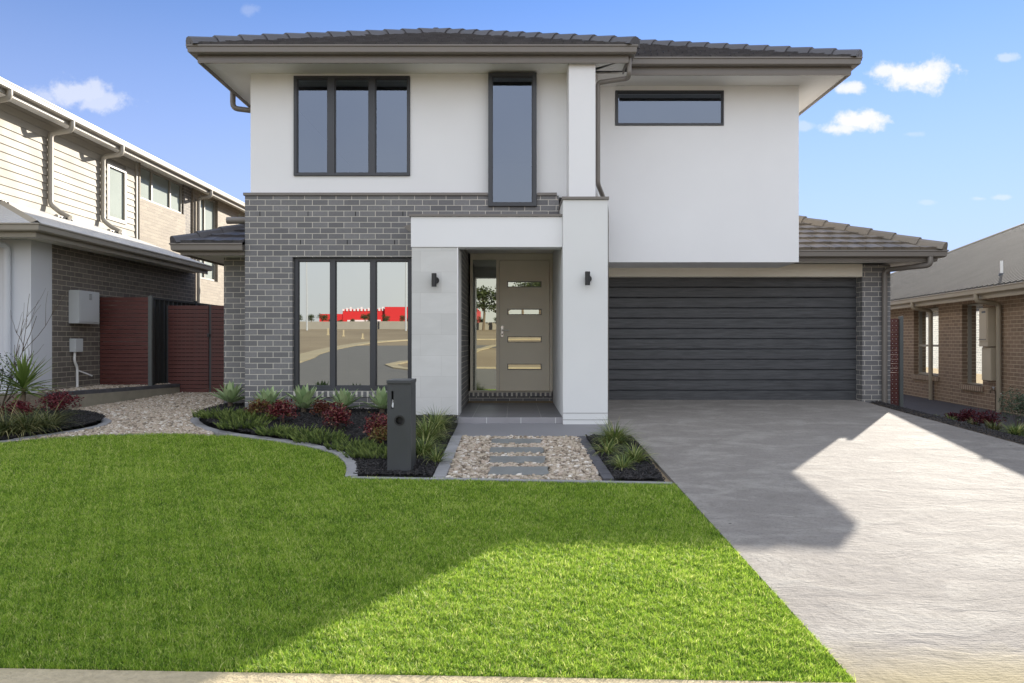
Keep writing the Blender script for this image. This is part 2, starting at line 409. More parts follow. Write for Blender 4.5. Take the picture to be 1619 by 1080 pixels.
def np_mesh(name, V, F, tint, mat, parent=None):
    """V (n,3), F (m,k) arrays"""
    me = bpy.data.meshes.new(name); k = F.shape[1]
    me.vertices.add(len(V)); me.vertices.foreach_set('co', V.astype(np.float32).ravel())
    me.loops.add(F.size); me.loops.foreach_set('vertex_index', F.astype(np.int32).ravel())
    me.polygons.add(len(F)); me.polygons.foreach_set('loop_start', np.arange(0, F.size, k, dtype=np.int32))
    me.update(calc_edges=True)
    at = me.attributes.new('tint', 'FLOAT', 'POINT'); at.data.foreach_set('value', tint.astype(np.float32))
    me.materials.append(M[mat]); o = bpy.data.objects.new(name, me); col.objects.link(o)
    if parent:
        o.parent = parent
    return o

def grid_wall(mb, axis, a0, a1, z0, z1, p0, p1, openings=()):
    """solid wall between planes p0 and p1 with rectangular openings (a0,a1,z0,z1). axis 'x': wall runs along x"""
    A = sorted({a0, a1, *[min(max(v, a0), a1) for o in openings for v in o[:2]]})
    Z = sorted({z0, z1, *[min(max(v, z0), z1) for o in openings for v in o[2:]]})
    nA, nZ = len(A)-1, len(Z)-1
    def solid(i, j):
        if i < 0 or j < 0 or i >= nA or j >= nZ: return False
        ca, cz = (A[i]+A[i+1])/2, (Z[j]+Z[j+1])/2
        return not any(o[0] < ca < o[1] and o[2] < cz < o[3] for o in openings)
    def pt(a, p, z): return (a, p, z) if axis == 'x' else (p, a, z)
    def quad(q): mb.add([pt(*c) for c in q], [(0, 1, 2, 3)])
    for i in range(nA):
        for j in range(nZ):
            if not solid(i, j): continue
            a, b, c, d = A[i], A[i+1], Z[j], Z[j+1]
            quad([(a, p0, c), (b, p0, c), (b, p0, d), (a, p0, d)]); quad([(b, p1, c), (a, p1, c), (a, p1, d), (b, p1, d)])
            if not solid(i-1, j): quad([(a, p1, c), (a, p0, c), (a, p0, d), (a, p1, d)])
            if not solid(i+1, j): quad([(b, p0, c), (b, p1, c), (b, p1, d), (b, p0, d)])
            if not solid(i, j-1): quad([(a, p1, c), (b, p1, c), (b, p0, c), (a, p0, c)])
            if not solid(i, j+1): quad([(a, p0, d), (b, p0, d), (b, p1, d), (a, p1, d)])
    return mb

def sweep(mb, path, profile, closed_profile=True):
    """profile points (outward offset, z) carried along an xy path with mitred corners; outward is to the right of travel"""
    n = len(path); P = [np.array(p, float) for p in path]; nr = []
    for i in range(n-1):
        d = P[i+1]-P[i]; d /= np.linalg.norm(d); nr.append(np.array([d[1], -d[0]]))
    rows = []
    for i in range(n):
        if i == 0: m = nr[0]
        elif i == n-1: m = nr[-1]
        else:
            m = nr[i-1]+nr[i]; m = m/(m.dot(nr[i]))
        rows.append([(P[i][0]+m[0]*o, P[i][1]+m[1]*o, z) for o, z in profile])
    k = len(profile); vs = [p for r in rows for p in r]; fs = []
    for i in range(n-1):
        for j in range(k):
            a = i*k+j; b = i*k+(j+1) % k
            fs.append((a, a+k, b+k, b))
    fs.append(tuple(range(k))); fs.append(tuple(range((n-1)*k, n*k))[::-1])
    mb.add(vs, fs); return mb
GUT = lambda t: [(0, t-.118), (.075, t-.118), (.098, t-.10), (.104, t-.03), (.118, t-.02), (.118, t), (.100, t+.002), (.094, t-.02), (.088, t-.085), (.07, t-.105), (.006, t-.105)]

def clip_poly(sub, clip):
    """Sutherland-Hodgman, clip is convex ccw"""
    out = sub
    for i in range(len(clip)):
        a, b = clip[i], clip[(i+1) % len(clip)]; inp, out = out, []
        f = lambda p: (b[0]-a[0])*(p[1]-a[1])-(b[1]-a[1])*(p[0]-a[0])
        for j in range(len(inp)):
            p, q = inp[j], inp[(j+1) % len(inp)]; fp, fq = f(p), f(q)
            if fp >= 0: out.append(p)
            if (fp >= 0) != (fq >= 0):
                t = fp/(fp-fq); out.append((p[0]+(q[0]-p[0])*t, p[1]+(q[1]-p[1])*t))
        if not out: return []
    return out
def tiled(mb, pts, tw=.30, ex=.32, th=.034):
    """lay overlapping flat tiles over a planar convex polygon whose first edge is the eave"""
    P = [np.array(p, float) for p in pts]; u = P[1]-P[0]; u /= np.linalg.norm(u)
    nn = np.cross(P[1]-P[0], P[2]-P[0]); nn /= np.linalg.norm(nn)
    if nn[2] < 0: nn = -nn
    v = np.cross(nn, u)
    if v[2] < 0: v = -v
    uv = [((p-P[0]).dot(u), (p-P[0]).dot(v)) for p in P]
    a = sum(uv[i][0]*uv[(i+1) % len(uv)][1]-uv[(i+1) % len(uv)][0]*uv[i][1] for i in range(len(uv)))
    if a < 0: uv = uv[::-1]
    U0, U1 = min(p[0] for p in uv), max(p[0] for p in uv); V1 = max(p[1] for p in uv)
    mb.add(P, [tuple(range(len(P)))], .3)
    r = 0; v0 = -.04
    clip = [(p[0], p[1]) for p in uv]
    while v0 < V1:
        uu = U0-(tw/2 if r % 2 else 0)
        while uu < U1:
            jit = rng.uniform(-.003, .004); g = .003
            for s0, s1, h0, h1 in ((0, .30, .010, 0), (.30, .62, 0, .010), (.62, 1, .010, .006)):
                ra, rb = uu+g+(tw-2*g)*s0, uu+g+(tw-2*g)*s1
                vv0 = max(v0, -.04) + rng.uniform(-.002, .002)
                cl = clip_poly([(ra, vv0), (rb, vv0), (rb, v0+ex+.02), (ra, v0+ex+.02)], clip if v0 >= 0 else [(ra-1 if False else c[0], c[1] if c[1] > .001 else -.05) for c in clip])
                if len(cl) < 3: continue
                def H(p):
                    f = (p[1]-v0)/ex; w = (p[0]-ra)/max(1e-6, rb-ra)
                    return .006+th*(1-f)+h0*(1-w)+h1*w+jit
                top = [P[0]+u*p[0]+v*p[1]+nn*max(.004, H(p)) for p in cl]; bot = [P[0]+u*p[0]+v*p[1] for p in cl]
                k = len(cl)
                mb.add(top+bot, [tuple(range(k))]+[(k+i, k+(i+1) % k, (i+1) % k, i) for i in range(k)], rng.random())
            uu += tw
        v0 += ex; r += 1
    return mb
def hip_caps(mb, A, B, w=.13, h=.075, seg=.37):
    A, B = np.array(A, float), np.array(B, float); d = B-A; Ln = np.linalg.norm(d); d /= Ln
    side = np.cross(d, (0, 0, 1)); side /= np.linalg.norm(side); up = np.cross(side, d)
    n = max(1, int(Ln/seg)); s = Ln/n
    for i in range(n):
        p = A+d*(i*s-.02); q = A+d*((i+1)*s+.04); o0, o1 = .040, .012
        vs = []
        for c, o, ww in ((p, o0, w*1.06), (q, o1, w*.96)):
            for sx, hz in ((-1, -.05), (-.62, h*.55), (-.25, h), (.25, h), (.62, h*.55), (1, -.05)):
                vs.append(c+side*sx*ww+up*(hz+o))
        fs = [(j, j+6, j+7, j+1) for j in range(5)]+[(0, 1, 2, 3, 4, 5), (6, 11, 10, 9, 8, 7)]
        mb.add(vs, fs, rng.random())
    return mb

# ------------------------------------------------------------------ camera
F = 1150.; CX, CY = 812., 540.; CZ = 1.05
cam = bpy.data.cameras.new('camera'); co = bpy.data.objects.new('camera', cam); col.objects.link(co)
co.location = (0, 0, CZ); co.rotation_euler = (R(90), 0, 0)
cam.sensor_width = 36; cam.lens = 36*F/1619; cam.shift_x = -(CX-809.5)/1619; cam.clip_end = 5000; cam.clip_start = .05
scene.camera = co
def X(px, D): return (px-CX)*D/F
def Z(py, D): return CZ-(py-CY)*D/F
def plane(x, y): return .05*min(y, 14)-.635

def catmull(pts, k=6):
    P = [np.array(p, float) for p in pts]; P = [2*P[0]-P[1]]+P+[2*P[-1]-P[-2]]; out = []
    for i in range(1, len(P)-2):
        for j in range(k):
            t = j/k; a, b, c, d = P[i-1:i+3]
            out.append(tuple(.5*((2*b)+(-a+c)*t+(2*a-5*b+4*c-d)*t*t+(-a+3*b-3*c+d)*t**3)))
    out.append(tuple(P[-2])); return out
# ------------------------------------------------------------------ ground and paving
def zr(x, y):
    b = plane(x, y); t = min(1, max(0, (x-6.3)/1.0)); t = t*t*(3-2*t)
    return b+(min(b-.02, -.34)-b)*t if y > 5 else b
gp = MB()
ys = [-1500, -400, -200, -130, -100, -70, -50, -30, -12, -5, 0, 2.0, 2.4, 3.0, 4, 5, 6, 7, 8, 9, 10, 11, 12, 13, 14, 16, 20, 30, 60, 300, 2500]
xs = [-2500, -400, -120, -60, -30, -15, -9, -6, -3, 0, 3, 6.1, 6.3, 6.5, 6.7, 6.9, 7.1, 7.3, 8, 9, 12, 20, 40, 90, 300, 2500]
def zg(x, y):
    if y < 2.5:
        if y > -2: return -.66
        if y > -70: return -.66+.05*(-y-2)
        if y > -130: return 2.74+(-y-70)*.026
        return 4.3
    return zr(x, y)-.035
V = [(x, y, zg(x, y)) for y in ys for x in xs]; nx = len(xs)
gp.add(V, [(j*nx+i, j*nx+i+1, (j+1)*nx+i+1, (j+1)*nx+i) for j in range(len(ys)-1) for i in range(nx-1)])
tag(gp.build('ground', 'dirt'), 'bare dry dirt ground around the houses', 'ground', kind='structure')

DL, DR = 1.53, 6.12
dr = MB(); dr.slab([(DL, 3.22), (DR+.05, 3.0), (DR, 12.95), (1.34, 12.95), (1.34, 9.32), (DL, 9.32)], lambda x, y: plane(x, y), .12)
tag(dr.build('driveway', 'drive'), 'brushed concrete driveway leading down from the garage', 'driveway', kind='structure')
ap = MB().slab([(-.79, 9.32), (1.336, 9.32), (1.336, 10.9), (-.79, 10.9)], lambda x, y: plane(x, y)-.002, .1)
tag(ap.build('concrete_path', 'apron'), 'smooth grey concrete strip in front of the porch step', 'path', kind='structure')

def kerb_y(x): return 3.385-.037*(x+2.39)
kb = MB()
xsK = [-12, -6, -3, 0, 1.5, 3.5, 6, 12]
for i in range(len(xsK)-1):
    a, b = xsK[i], xsK[i+1]
    pr = [(0, -.15), (0, .0), (-.33, -.012), (-.38, -.03), (-.55, -.13), (-.95, -.16), (-.95, -.3)]
    vs = [(x, kerb_y(x)+o-.0, plane(x, 3.3)+.0+z) for x in (a, b) for o, z in pr]
    kb.add(vs, [(j, j+1, j+8, j+7) for j in range(6)]+[(0, 7, 13, 6)])
tag(kb.build('kerb', 'kerbm'), 'buff concrete kerb along the front of the lawn', 'kerb', kind='structure')
ROADL = [(-30, -8.5), (-14, -10.5), (-11.3, -14.5), (-12.1, -21.6), (-11.8, -30), (-10.5, -36), (-8, -38.5), (0, -40), (40, -41)]
ISL = [(40, -35), (3, -32), (-2, -26), (-3, -18), (-5.8, -14.6), (-5.2, -11), (0, -9.5), (40, -9)]
ROADP = [(-30, 2.3)]+ROADL+ISL+[(40, 2.3)]
rd = MB()
for i in range(len(ys)-1):
    y0_, y1_ = ys[i], ys[i+1]
    if y1_ > 2.4 or y0_ < -45: continue
    k_ = 4
    pl = clip_poly(ROADP[::1], [(-99, y0_), (99, y0_), (99, y1_), (-99, y1_)])
    if len(pl) > 2: rd.add([(a_, b_, zg(a_, min(b_, 2.0))+.02) for a_, b_ in pl], [tuple(range(len(pl)))])
me_road = rd.build('road', 'asphalt'); tag(me_road, 'grey asphalt road in front of the houses', 'road', kind='structure')

main_curve = [(-4.66, 11.64), (-4.72, 10.83), (-4.37, 10.13), (-3.79, 9.52), (-2.95, 9.03), (-2.43, 8.67), (-2.03, 8.30), (-1.80, 7.90), (-1.66, 7.50), (-1.59, 7.12)]
left_curve = [(-6.95, 8.62), (-6.29, 8.91), (-6.03, 9.34), (-5.80, 9.75), (-5.74, 10.12), (-5.84, 10.45), (-6.05, 10.68), (-6.46, 11.0), (-7.2, 11.2)]
mc = catmull(main_curve); lc = catmull(left_curve)
lawn_top = [(-8.6, 7.2), (-7.6, 8.2), (-6.95, 8.58), (-6.29, 8.88), (-5.75, 9.26), (-5.05, 9.46), (-4.65, 9.50), (-4.22, 9.46), (-3.79, 9.36)]
ltop = catmull(lawn_top, 4)
i0 = min(range(len(mc)), key=lambda i: abs(mc[i][0]+3.79))
lawn_poly = [(DL, 3.24), (1.515, 6.85), (-1.56, 7.09)]+[(x-.02, y-.05) for x, y in mc[::-1][1:] if x > -3.7]+ltop[::-1]+[(-8.6, kerb_y(-8.6)), (-3, kerb_y(-3)), (0, kerb_y(0))]
lw = MB().slab(lawn_poly, lambda x, y: plane(x, y)-.012, .1)
tag(lw.build('lawn', 'soil'), 'soil sheet under the front lawn', 'lawn', kind='structure')

def in_poly(px, py, poly):
    ins = np.zeros(len(px), bool); n = len(poly)
    for i in range(n):
        x0, y0 = poly[i]; x1, y1 = poly[(i+1) % n]
        c = ((y0 > py) != (y1 > py)) & (px < (x1-x0)*(py-y0)/(y1-y0+1e-12)+x0); ins ^= c
    return ins
def wob(x, y, s, k=0):
    return (np.sin(x*s*1.7+y*s*.9+k)+np.sin(x*s*-.8+y*s*2.1+1.3+k*2)+np.sin(x*s*2.9-y*s*1.1+4.1)+np.sin(x*s*.37+y*s*.53*2.7+2.2))/4

# lawn grass
def make_grass():
    Vs, Fs, Ts = [], [], []; off = 0
    bands = [(3.2, 4.2, 46000), (4.2, 5.6, 32000), (5.6, 7.2, 20000), (7.2, 9.6, 12000)]
    for ya, yb, dens in bands:
        x0, x1 = -min(8.6, .86*yb+.3), 1.56
        n = int((x1-x0)*(yb-ya)*dens)
        x = nrg.uniform(x0, x1, n); y = nrg.uniform(ya, yb, n)
        k = in_poly(x, y, lawn_poly) & (x > -(.82*y+.4)); x, y = x[k], y[k]; n = len(x)
        d = y/3.3
        tuft = .6*wob(x, y, 11.0)+.9*wob(x, y, 34., 2)+.9*wob(x, y, 83., 4)
        h = (.017+.012*nrg.random(n)+.006*tuft)*(1+.15*(d-1)); h = np.clip(h, .010, .06)
        edge = nrg.random(n) < .03; h[edge] *= 1.6
        w = (.0011+.0009*nrg.random(n))*(.7+.45*d)
        a = nrg.uniform(0, 2*np.pi, n)
        la = nrg.uniform(0, 6.283, n)+.8*wob(x, y, 3.1, 5); ln = np.abs(nrg.normal(.55, .35, n))*h
        ca, sa = np.cos(a)*w, np.sin(a)*w; lx, ly = np.cos(la)*ln, np.sin(la)*ln
        z = .05*y-.635-.012
        V = np.empty((n, 5, 3), np.float32)
        V[:, 0] = np.c_[x-ca, y-sa, z]; V[:, 1] = np.c_[x+ca, y+sa, z]
        V[:, 2] = np.c_[x+ca*.8+lx*.35, y+sa*.8+ly*.35, z+h*.6]; V[:, 3] = np.c_[x-ca*.8+lx*.35, y-sa*.8+ly*.35, z+h*.6]
        V[:, 4] = np.c_[x+lx, y+ly, z+h]
        b = off+5*np.arange(n)[:, None]
        Fs.append(np.concatenate([b+np.array([[0, 1, 2]]), b+np.array([[0, 2, 3]]), b+np.array([[3, 2, 4]])])); off += 5*n
        t = np.clip(.47+nrg.normal(0, .24, n)+.16*tuft, 0, .97); t[nrg.random(n) < .05] = 1.0
        Vs.append(V.reshape(-1, 3)); Ts.append(np.repeat(t, 5))
    o = np_mesh('lawn_grass', np.concatenate(Vs), np.concatenate(Fs), np.concatenate(Ts), 'grass')
    tag(o, 'short bright green grass covering the front lawn', 'grass', kind='stuff')
make_grass()

# pebbles and mulch
ICO_V = []
g = (1+5**.5)/2
for a, b in ((1, g), (-1, g), (1, -g), (-1, -g)): ICO_V += [(0, a, b), (a, b, 0), (b, 0, a)]
ICO_V = np.array(ICO_V)/math.sqrt(1+g*g)
def hull_faces():
    fs = []
    for i in range(12):
        for j in range(i+1, 12):
            for k in range(j+1, 12):
                A, B, C = ICO_V[i], ICO_V[j], ICO_V[k]
                if max(np.linalg.norm(A-B), np.linalg.norm(B-C), np.linalg.norm(A-C)) < 1.1:
                    fs.append((i, j, k) if np.cross(B-A, C-A).dot(A) > 0 else (i, k, j))
    return np.array(fs)
ICO_F = hull_faces()
def scatter(name, label, cat, poly, dens, size, mat, zf, flat=.55, stuff_shape='peb', holes=(), jitter=.3, tlo=0., thi=1., extra=None):
    x0, x1 = min(p[0] for p in poly), max(p[0] for p in poly); y0, y1 = min(p[1] for p in poly), max(p[1] for p in poly)
    n = int((x1-x0)*(y1-y0)*dens); x = nrg.uniform(x0, x1, n); y = nrg.uniform(y0, y1, n)
    k = in_poly(x, y, poly)
    for h in holes: k &= ~in_poly(x, y, h)
    x, y = x[k], y[k]; n = len(x)
    base, fc = (ICO_V, ICO_F)
    if stuff_shape == 'chip':
        base = np.array([(-1, -1, -1), (1, -1, -1), (1, 1, -1), (-1, 1, -1), (-.8, -.9, 1), (.9, -.8, 1), (.7, .9, 1), (-1, .8, 1)], float)*.5
        fc = np.array([(0, 2, 1), (0, 3, 2), (4, 5, 6), (4, 6, 7), (0, 1, 5), (0, 5, 4), (1, 2, 6), (1, 6, 5), (2, 3, 7), (2, 7, 6), (3, 0, 4), (3, 4, 7)])
    m = len(base)
    s = size*(.55+.8*nrg.random(n)**1.5)
    sc = np.stack([s*nrg.uniform(.8, 1.35, n), s*nrg.uniform(.6, 1., n), s*flat*nrg.uniform(.7, 1.2, n)], 1)
    if stuff_shape == 'chip': sc[:, 0] *= 1.9; sc[:, 1] *= .8; sc[:, 2] *= .5
    P = base[None]*sc[:, None, :]
    if stuff_shape == 'peb': P = P*(1+nrg.uniform(-.16, .16, (n, m, 1)))
    az = nrg.uniform(0, 2*np.pi, n); tl = nrg.normal(0, jitter, n)
    c, s_ = np.cos(tl)[:, None], np.sin(tl)[:, None]
    X_, Z_ = P[..., 0]*c-P[..., 2]*s_, P[..., 0]*s_+P[..., 2]*c
    c, s_ = np.cos(az)[:, None], np.sin(az)[:, None]
    Y_ = X_*s_+P[..., 1]*c; X_ = X_*c-P[..., 1]*s_
    zz = np.array([zf(a, b) for a, b in zip(x, y)])+sc[:, 2]*.4+nrg.random(n)*size*.45
    Vv = np.stack([X_+x[:, None], Y_+y[:, None], Z_+zz[:, None]], 2).reshape(-1, 3)
    Ff = (fc[None]+(m*np.arange(n))[:, None, None]).reshape(-1, 3)
    t = np.repeat(nrg.uniform(tlo, thi, n), m)
    o = np_mesh(name, Vv, Ff, t, mat); tag(o, label, cat, kind='stuff'); return o

# path beside the stepping stones
path_poly = [(-.655, 7.06), (.84, 6.95), (.84, 9.31), (-.655, 9.31)]
tag(MB().slab(path_poly, lambda x, y: plane(x, y)-.012, .08).build('gravel_path', 'gravelbase'), 'compacted base under the pebble path', 'path', kind='structure')
stones = [(-.25, .36, 7.20, 7.55), (-.265, .355, 7.74, 8.07), (-.275, .345, 8.27, 8.58), (-.28, .35, 8.83, 9.12)]
holes = [[(a, c), (b, c), (b, d), (a, d)] for a, b, c, d in stones]
scatter('pebbles', 'cream and tan pebbles filling the entry path', 'pebbles', path_poly, 2100, .026, 'pebble', lambda x, y: plane(x, y)-.012, holes=holes)
lab = ['rough slate step nearest the lawn in the pebble path', 'second slate step from the lawn in the pebble path', 'third slate step from the lawn in the pebble path', 'slate step nearest the porch in the pebble path']
for (a, b, c, d), l in zip(stones, lab):
    pts = []
    for t in np.linspace(0, 1, 9)[:-1]: pts.append((a+(b-a)*t, c+rng.uniform(-.012, .012)))
    for t in np.linspace(0, 1, 5)[:-1]: pts.append((b+rng.uniform(-.015, .01), c+(d-c)*t))
    for t in np.linspace(0, 1, 9)[:-1]: pts.append((b+(a-b)*t, d+rng.uniform(-.012, .012)))
    for t in np.linspace(0, 1, 5)[:-1]: pts.append((a+rng.uniform(-.01, .015), d+(c-d)*t))
    o = MB().slab(pts, lambda x, y: plane(x, y)+.012, .05).build('stepping_stone', 'slate', bevel=.004)
    tag(o, l, 'stepping stone', 'slate stepping stones in the entry path')

# edgings
def ribbon(path, w, ztop, th, seg_len=None, gap=.006, mb=None):
    mb = mb or MB(); P = [np.array(p, float) for p in path]; nrm = []
    for i in range(len(P)):
        d = P[min(i+1, len(P)-1)]-P[max(i-1, 0)]; d /= np.linalg.norm(d); nrm.append(np.array([-d[1], d[0]]))
    # resample into blocks
    Ls = [0]
    for i in range(1, len(P)): Ls.append(Ls[-1]+np.linalg.norm(P[i]-P[i-1]))
    def at(s):
        i = max(0, min(len(P)-2, int(np.searchsorted(Ls, s))-1)); t = (s-Ls[i])/(Ls[i+1]-Ls[i]+1e-9)
        return P[i]+(P[i+1]-P[i])*t, nrm[i]+(nrm[i+1]-nrm[i])*t
    n = max(1, int(Ls[-1]/(seg_len or .15)))
    for k in range(n):
        a, na = at(Ls[-1]*k/n+gap/2); b, nb = at(Ls[-1]*(k+1)/n-gap/2); dz = rng.uniform(-.004, .004)
        q = [a-na*w/2, b-nb*w/2, b+nb*w/2, a+na*w/2]
        vs = [(p[0], p[1], ztop(p[0], p[1])+dz) for p in q]; vs += [(x, y, z-th) for x, y, z in vs]
        mb.add(vs, [(0, 1, 2, 3), (7, 6, 5, 4), (0, 4, 5, 1), (1, 5, 6, 2), (2, 6, 7, 3), (3, 7, 4, 0)])
    return mb
tag(ribbon(mc, .12, lambda x, y: plane(x, y)+.022, .09, .17).build('garden_edging', 'edge', bevel=.004), 'curved grey concrete edging around the main garden bed', 'garden edging', 'garden edgings')
tag(ribbon(lc, .12, lambda x, y: plane(x, y)+.022, .09, .17).build('garden_edging', 'edge', bevel=.004), 'curved grey edging around the mulch bed beside the yucca', 'garden edging', 'garden edgings')
tag(ribbon(ltop[7:]+[], .05, lambda x, y: plane(x, y)+.006, .06, .6).build('garden_edging', 'edge'), 'thin grey strip between lawn and wide gravel area', 'garden edging', 'garden edgings')
tag(ribbon([(-1.58, 7.085), (1.50, 6.855)], .06, lambda x, y: plane(x, y)+.012, .08, .75).build('garden_edging', 'edge', bevel=.004), 'straight concrete strip between lawn and pebble path', 'garden edging', 'garden edgings')
tag(ribbon([(-.725, 7.10), (-.725, 9.30)], .13, lambda x, y: plane(x, y)+.016, .08, .2).build('garden_edging', 'edge', bevel=.005), 'row of grey pavers between letterbox bed and pebble path', 'garden edging', 'garden edgings')
tag(ribbon([(.915, 7.0), (.86, 9.28)], .11, lambda x, y: plane(x, y)+.016, .08, .2).build('garden_edging', 'edge_dark', bevel=.005), 'row of dark pavers between pebble path and driveway bed', 'garden edging', 'garden edgings')

# gravel at left
grav_poly = [(x, y) for x, y in ltop if -6.3 < x < -3.85]+[(x-.06, y-.02) for x, y in mc[::-1] if x < -3.85]+[(-4.66, 14.0), (-6.45, 14.0), (-7.2, 11.9), (-7.15, 11.25)]+[(x+.06, y+.02) for x, y in lc[::-1] if y > 8.95]
tag(MB().slab(grav_poly, lambda x, y: plane(x, y)-.008, .06).build('gravel_bed', 'gravelbase'), 'sandy base under the side gravel', 'ground', kind='structure')
scatter('gravel', 'mixed cream and brown gravel beside the house', 'gravel', grav_poly, 2300, .0235, 'pebble', lambda x, y: plane(x, y)-.006, flat=.6)

# mulch beds
def bedz(x, y): t = min(1, max(0, (y-8.3)/2.2)); return plane(x, y)+.012+.085*t*t*(3-2*t)
def bed(name, poly, zf, label, dens=2600):
    mb = MB(); x0, x1 = min(p[0] for p in poly), max(p[0] for p in poly); y0, y1 = min(p[1] for p in poly), max(p[1] for p in poly)
    st = .09; nxx = int((x1-x0)/st)+2; nyy = int((y1-y0)/st)+2
    gx = np.array([x0+i*st for j in range(nyy) for i in range(nxx)]); gy = np.array([y0+j*st for j in range(nyy) for i in range(nxx)])
    ins = in_poly(gx, gy, poly)
    zz = [zf(a, b)+.012*wob(a, b, 6.) for a, b in zip(gx, gy)]
    vs = list(zip(gx.tolist(), gy.tolist(), [float(z) for z in zz])); fs = []
    for j in range(nyy-1):
        for i in range(nxx-1):
            q = (j*nxx+i, j*nxx+i+1, (j+1)*nxx+i+1, (j+1)*nxx+i)
            if sum(bool(ins[k]) for k in q) >= 3: fs.append(q)
    mb.add(vs, fs); mb.slab(poly, lambda x, y: plane(x, y)-.004, .06)
    tag(mb.build(name, 'mulchbase'), label+' soil', 'garden bed', kind='structure')
    scatter('mulch', label+' of shredded black mulch', 'mulch', poly, dens, .019, 'chip', lambda x, y: zf(x, y)+.004, stuff_shape='chip', jitter=.5)
main_bed = [(-.80, 7.13), (-.80, 10.44), (-1.46, 10.44), (-1.46, 11.09), (-4.10, 11.09), (-4.10, 11.69), (-4.6, 11.69)]+[(x+.03, y+.05) for x, y in mc]
bed('garden_bed', main_bed, bedz, 'main bed')
left_bed = [(x-.05, y+.02) for x, y in lc]+[(-7.9, 11.2), (-9.5, 11.2), (-9.5, 7.9), (-7.6, 8.25)]
bed('garden_bed', left_bed, lambda x, y: plane(x, y)+.03+.05*min(1, max(0, (y-9)/1.5)), 'left bed')
right_bed = [(.98, 7.0), (1.45, 6.93), (1.50, 9.3), (.92, 9.3)]
bed('garden_bed', right_bed, lambda x, y: plane(x, y)+.012, 'driveway bed')

# neighbour plots
lp = MB().slab([(-7.25, 11.25), (-6.5, 13.9), (-6.68, 13.9), (-6.68, 34), (-14, 34), (-14, 11.25)], .235, .3)
tag(lp.build('raised_ground', 'gravelbase'), 'raised ground beside the left neighbour house', 'ground', kind='structure')
rw_line = [(-7.28, 11.25), (-7.13, 11.9), (-6.42, 13.9)]
def retz(x, y): return .235 if y > 13.5 else .235-.13*(13.5-y)/2.3
scatter('gravel', 'gravel strip below the meter box', 'gravel', [(-7.22, 11.9), (-6.52, 13.85), (-6.66, 13.85), (-7.59, 13.3), (-7.59, 11.6)], 2300, .02, 'pebble', lambda x, y: .236, flat=.6)
rw = thing('retaining_wall', 'low concrete retaining wall capped with dark bricks below the red screen', 'retaining wall', (-6.9, 12.6, 0))
ribbon(rw_line, .10, lambda x, y: .18, .34, 2.0, 0).build('concrete_sleeper', 'edge_buff', rw)
ribbon(rw_line, .13, lambda x, y: .243, .06, .25, .01).build('brick_cap', 'edge_dark', rw, bevel=.004)
rp = MB().slab([(7.15, 9.2), (9.4, 9.2), (9.3, 12), (11.7, 29), (8.6, 29), (7.6, 13.5)], lambda x, y: -.33, .05)
tag(rp.build('side_path', 'darkpath'), 'dark concrete side path along the tan brick house', 'path', kind='structure')
rb = [(DR+.04, 5.2), (7.6, 5.2), (7.25, 9.5), (7.6, 13.2), (6.75, 13.2), (6.62, 12.9), (DR+.04, 12.6)]
bz = lambda x, y: zr(x, y)-.0
mbx = MB(); 
for i in range(16):
    for j in range(80):
        x0, x1 = DR+.03+i*.095, DR+.03+(i+1)*.095; y0, y1 = 5.2+j*.1, 5.2+(j+1)*.1
        if y0 > 12.55 and x0 < 6.7: continue
        mbx.add([(x0, y0, bz(x0, y0)), (x1, y0, bz(x1, y0)), (x1, y1, bz(x1, y1)), (x0, y1, bz(x0, y1))], [(0, 1, 2, 3)])
tag(mbx.build('side_garden_bed', 'garden_soil'), 'brown soil strip beside the driveway', 'garden bed', kind='structure')
scatter('mulch', 'brown bark litter in the strip beside the driveway', 'mulch', rb, 1500, .017, 'chip', bz, stuff_shape='chip', jitter=.5, tlo=.6)

exec_house = True
# ------------------------------------------------------------------ MAIN HOUSE
H = thing('house', 'modern two storey house of grey brick and white render', 'house', (0, 11, 0))
BY = 11.10; UY = 11.20; XY = 11.78   # brick face, upper wall face, cantilever box face
w3 = (-3.376, -1.50, .290, 2.338)    # ground floor triple window
w1 = (-3.383, -1.592, 3.596, 5.135); w2 = (-.39, .355, 3.108, 5.145); w4 = (1.645, 3.405, 4.545, 5.115)
br = MB(); grid_wall(br, 'x', -4.10, .69, -.3, 3.275, BY, BY+.25, [w3, (w2[0], w2[1], w2[2], 3.4), (-.81, .69, -.4, 2.66)])
grid_wall(br, 'y', BY+.25, 13.06, -.3, 2.66, -.94, -.81)
br.box(-4.10, -3.9, BY+.25, 27, -.3, 3.275); br.box(-4.66, -4.10, 11.70, 27, -.3, 2.40)
br.box(-.81, .70, 13.07, 13.2, -.02, .158)
br.build('brick_wall', 'brick', H)
sill = MB()
sill.box(-3.40, -1.47, BY-.015, BY+.12, .205, .288)
sb = sill.build('brick_sill', brick('sill_brick', (.155, .152, .155), (.245, .24, .24), (.66, .62, .54), bw=.086, rh=.3, ox=.03, oz=-.15), H)
MB().box(-.80, .69, 13.045, 13.07, .07, .158).build('brick_sill', sb.data.materials[0], H)
for px, py in ((411, 338), (487, 338), (562, 338), (637, 338), (475, 383), (549, 383), (624, 383)):
    x, z = X(px, BY), Z(py, BY); MB().box(x-.006, x+.006, BY-.0015, BY+.01, z-.036, z+.036).build('weep_hole', 'hole', H)
fl = MB().box(-4.12, w2[0]-.003, BY-.025, UY+.03, 3.277, 3.318).box(w2[1]+.003, .66, BY-.025, UY+.03, 3.277, 3.318)
fl.build('metal_flashing', 'bronze', H)
uw = MB(); grid_wall(uw, 'x', -4.05, .83, 3.27, 5.172, UY, UY+.22, [w1, (w2[0], w2[1], 3.1, w2[3])])
uw.box(-4.05, -3.85, UY+.22, 27, 3.27, 5.172); uw.box(1.22, 1.30, UY+.03, XY, 2.9, 5.172)
uw.build('upper_wall', 'white', H)
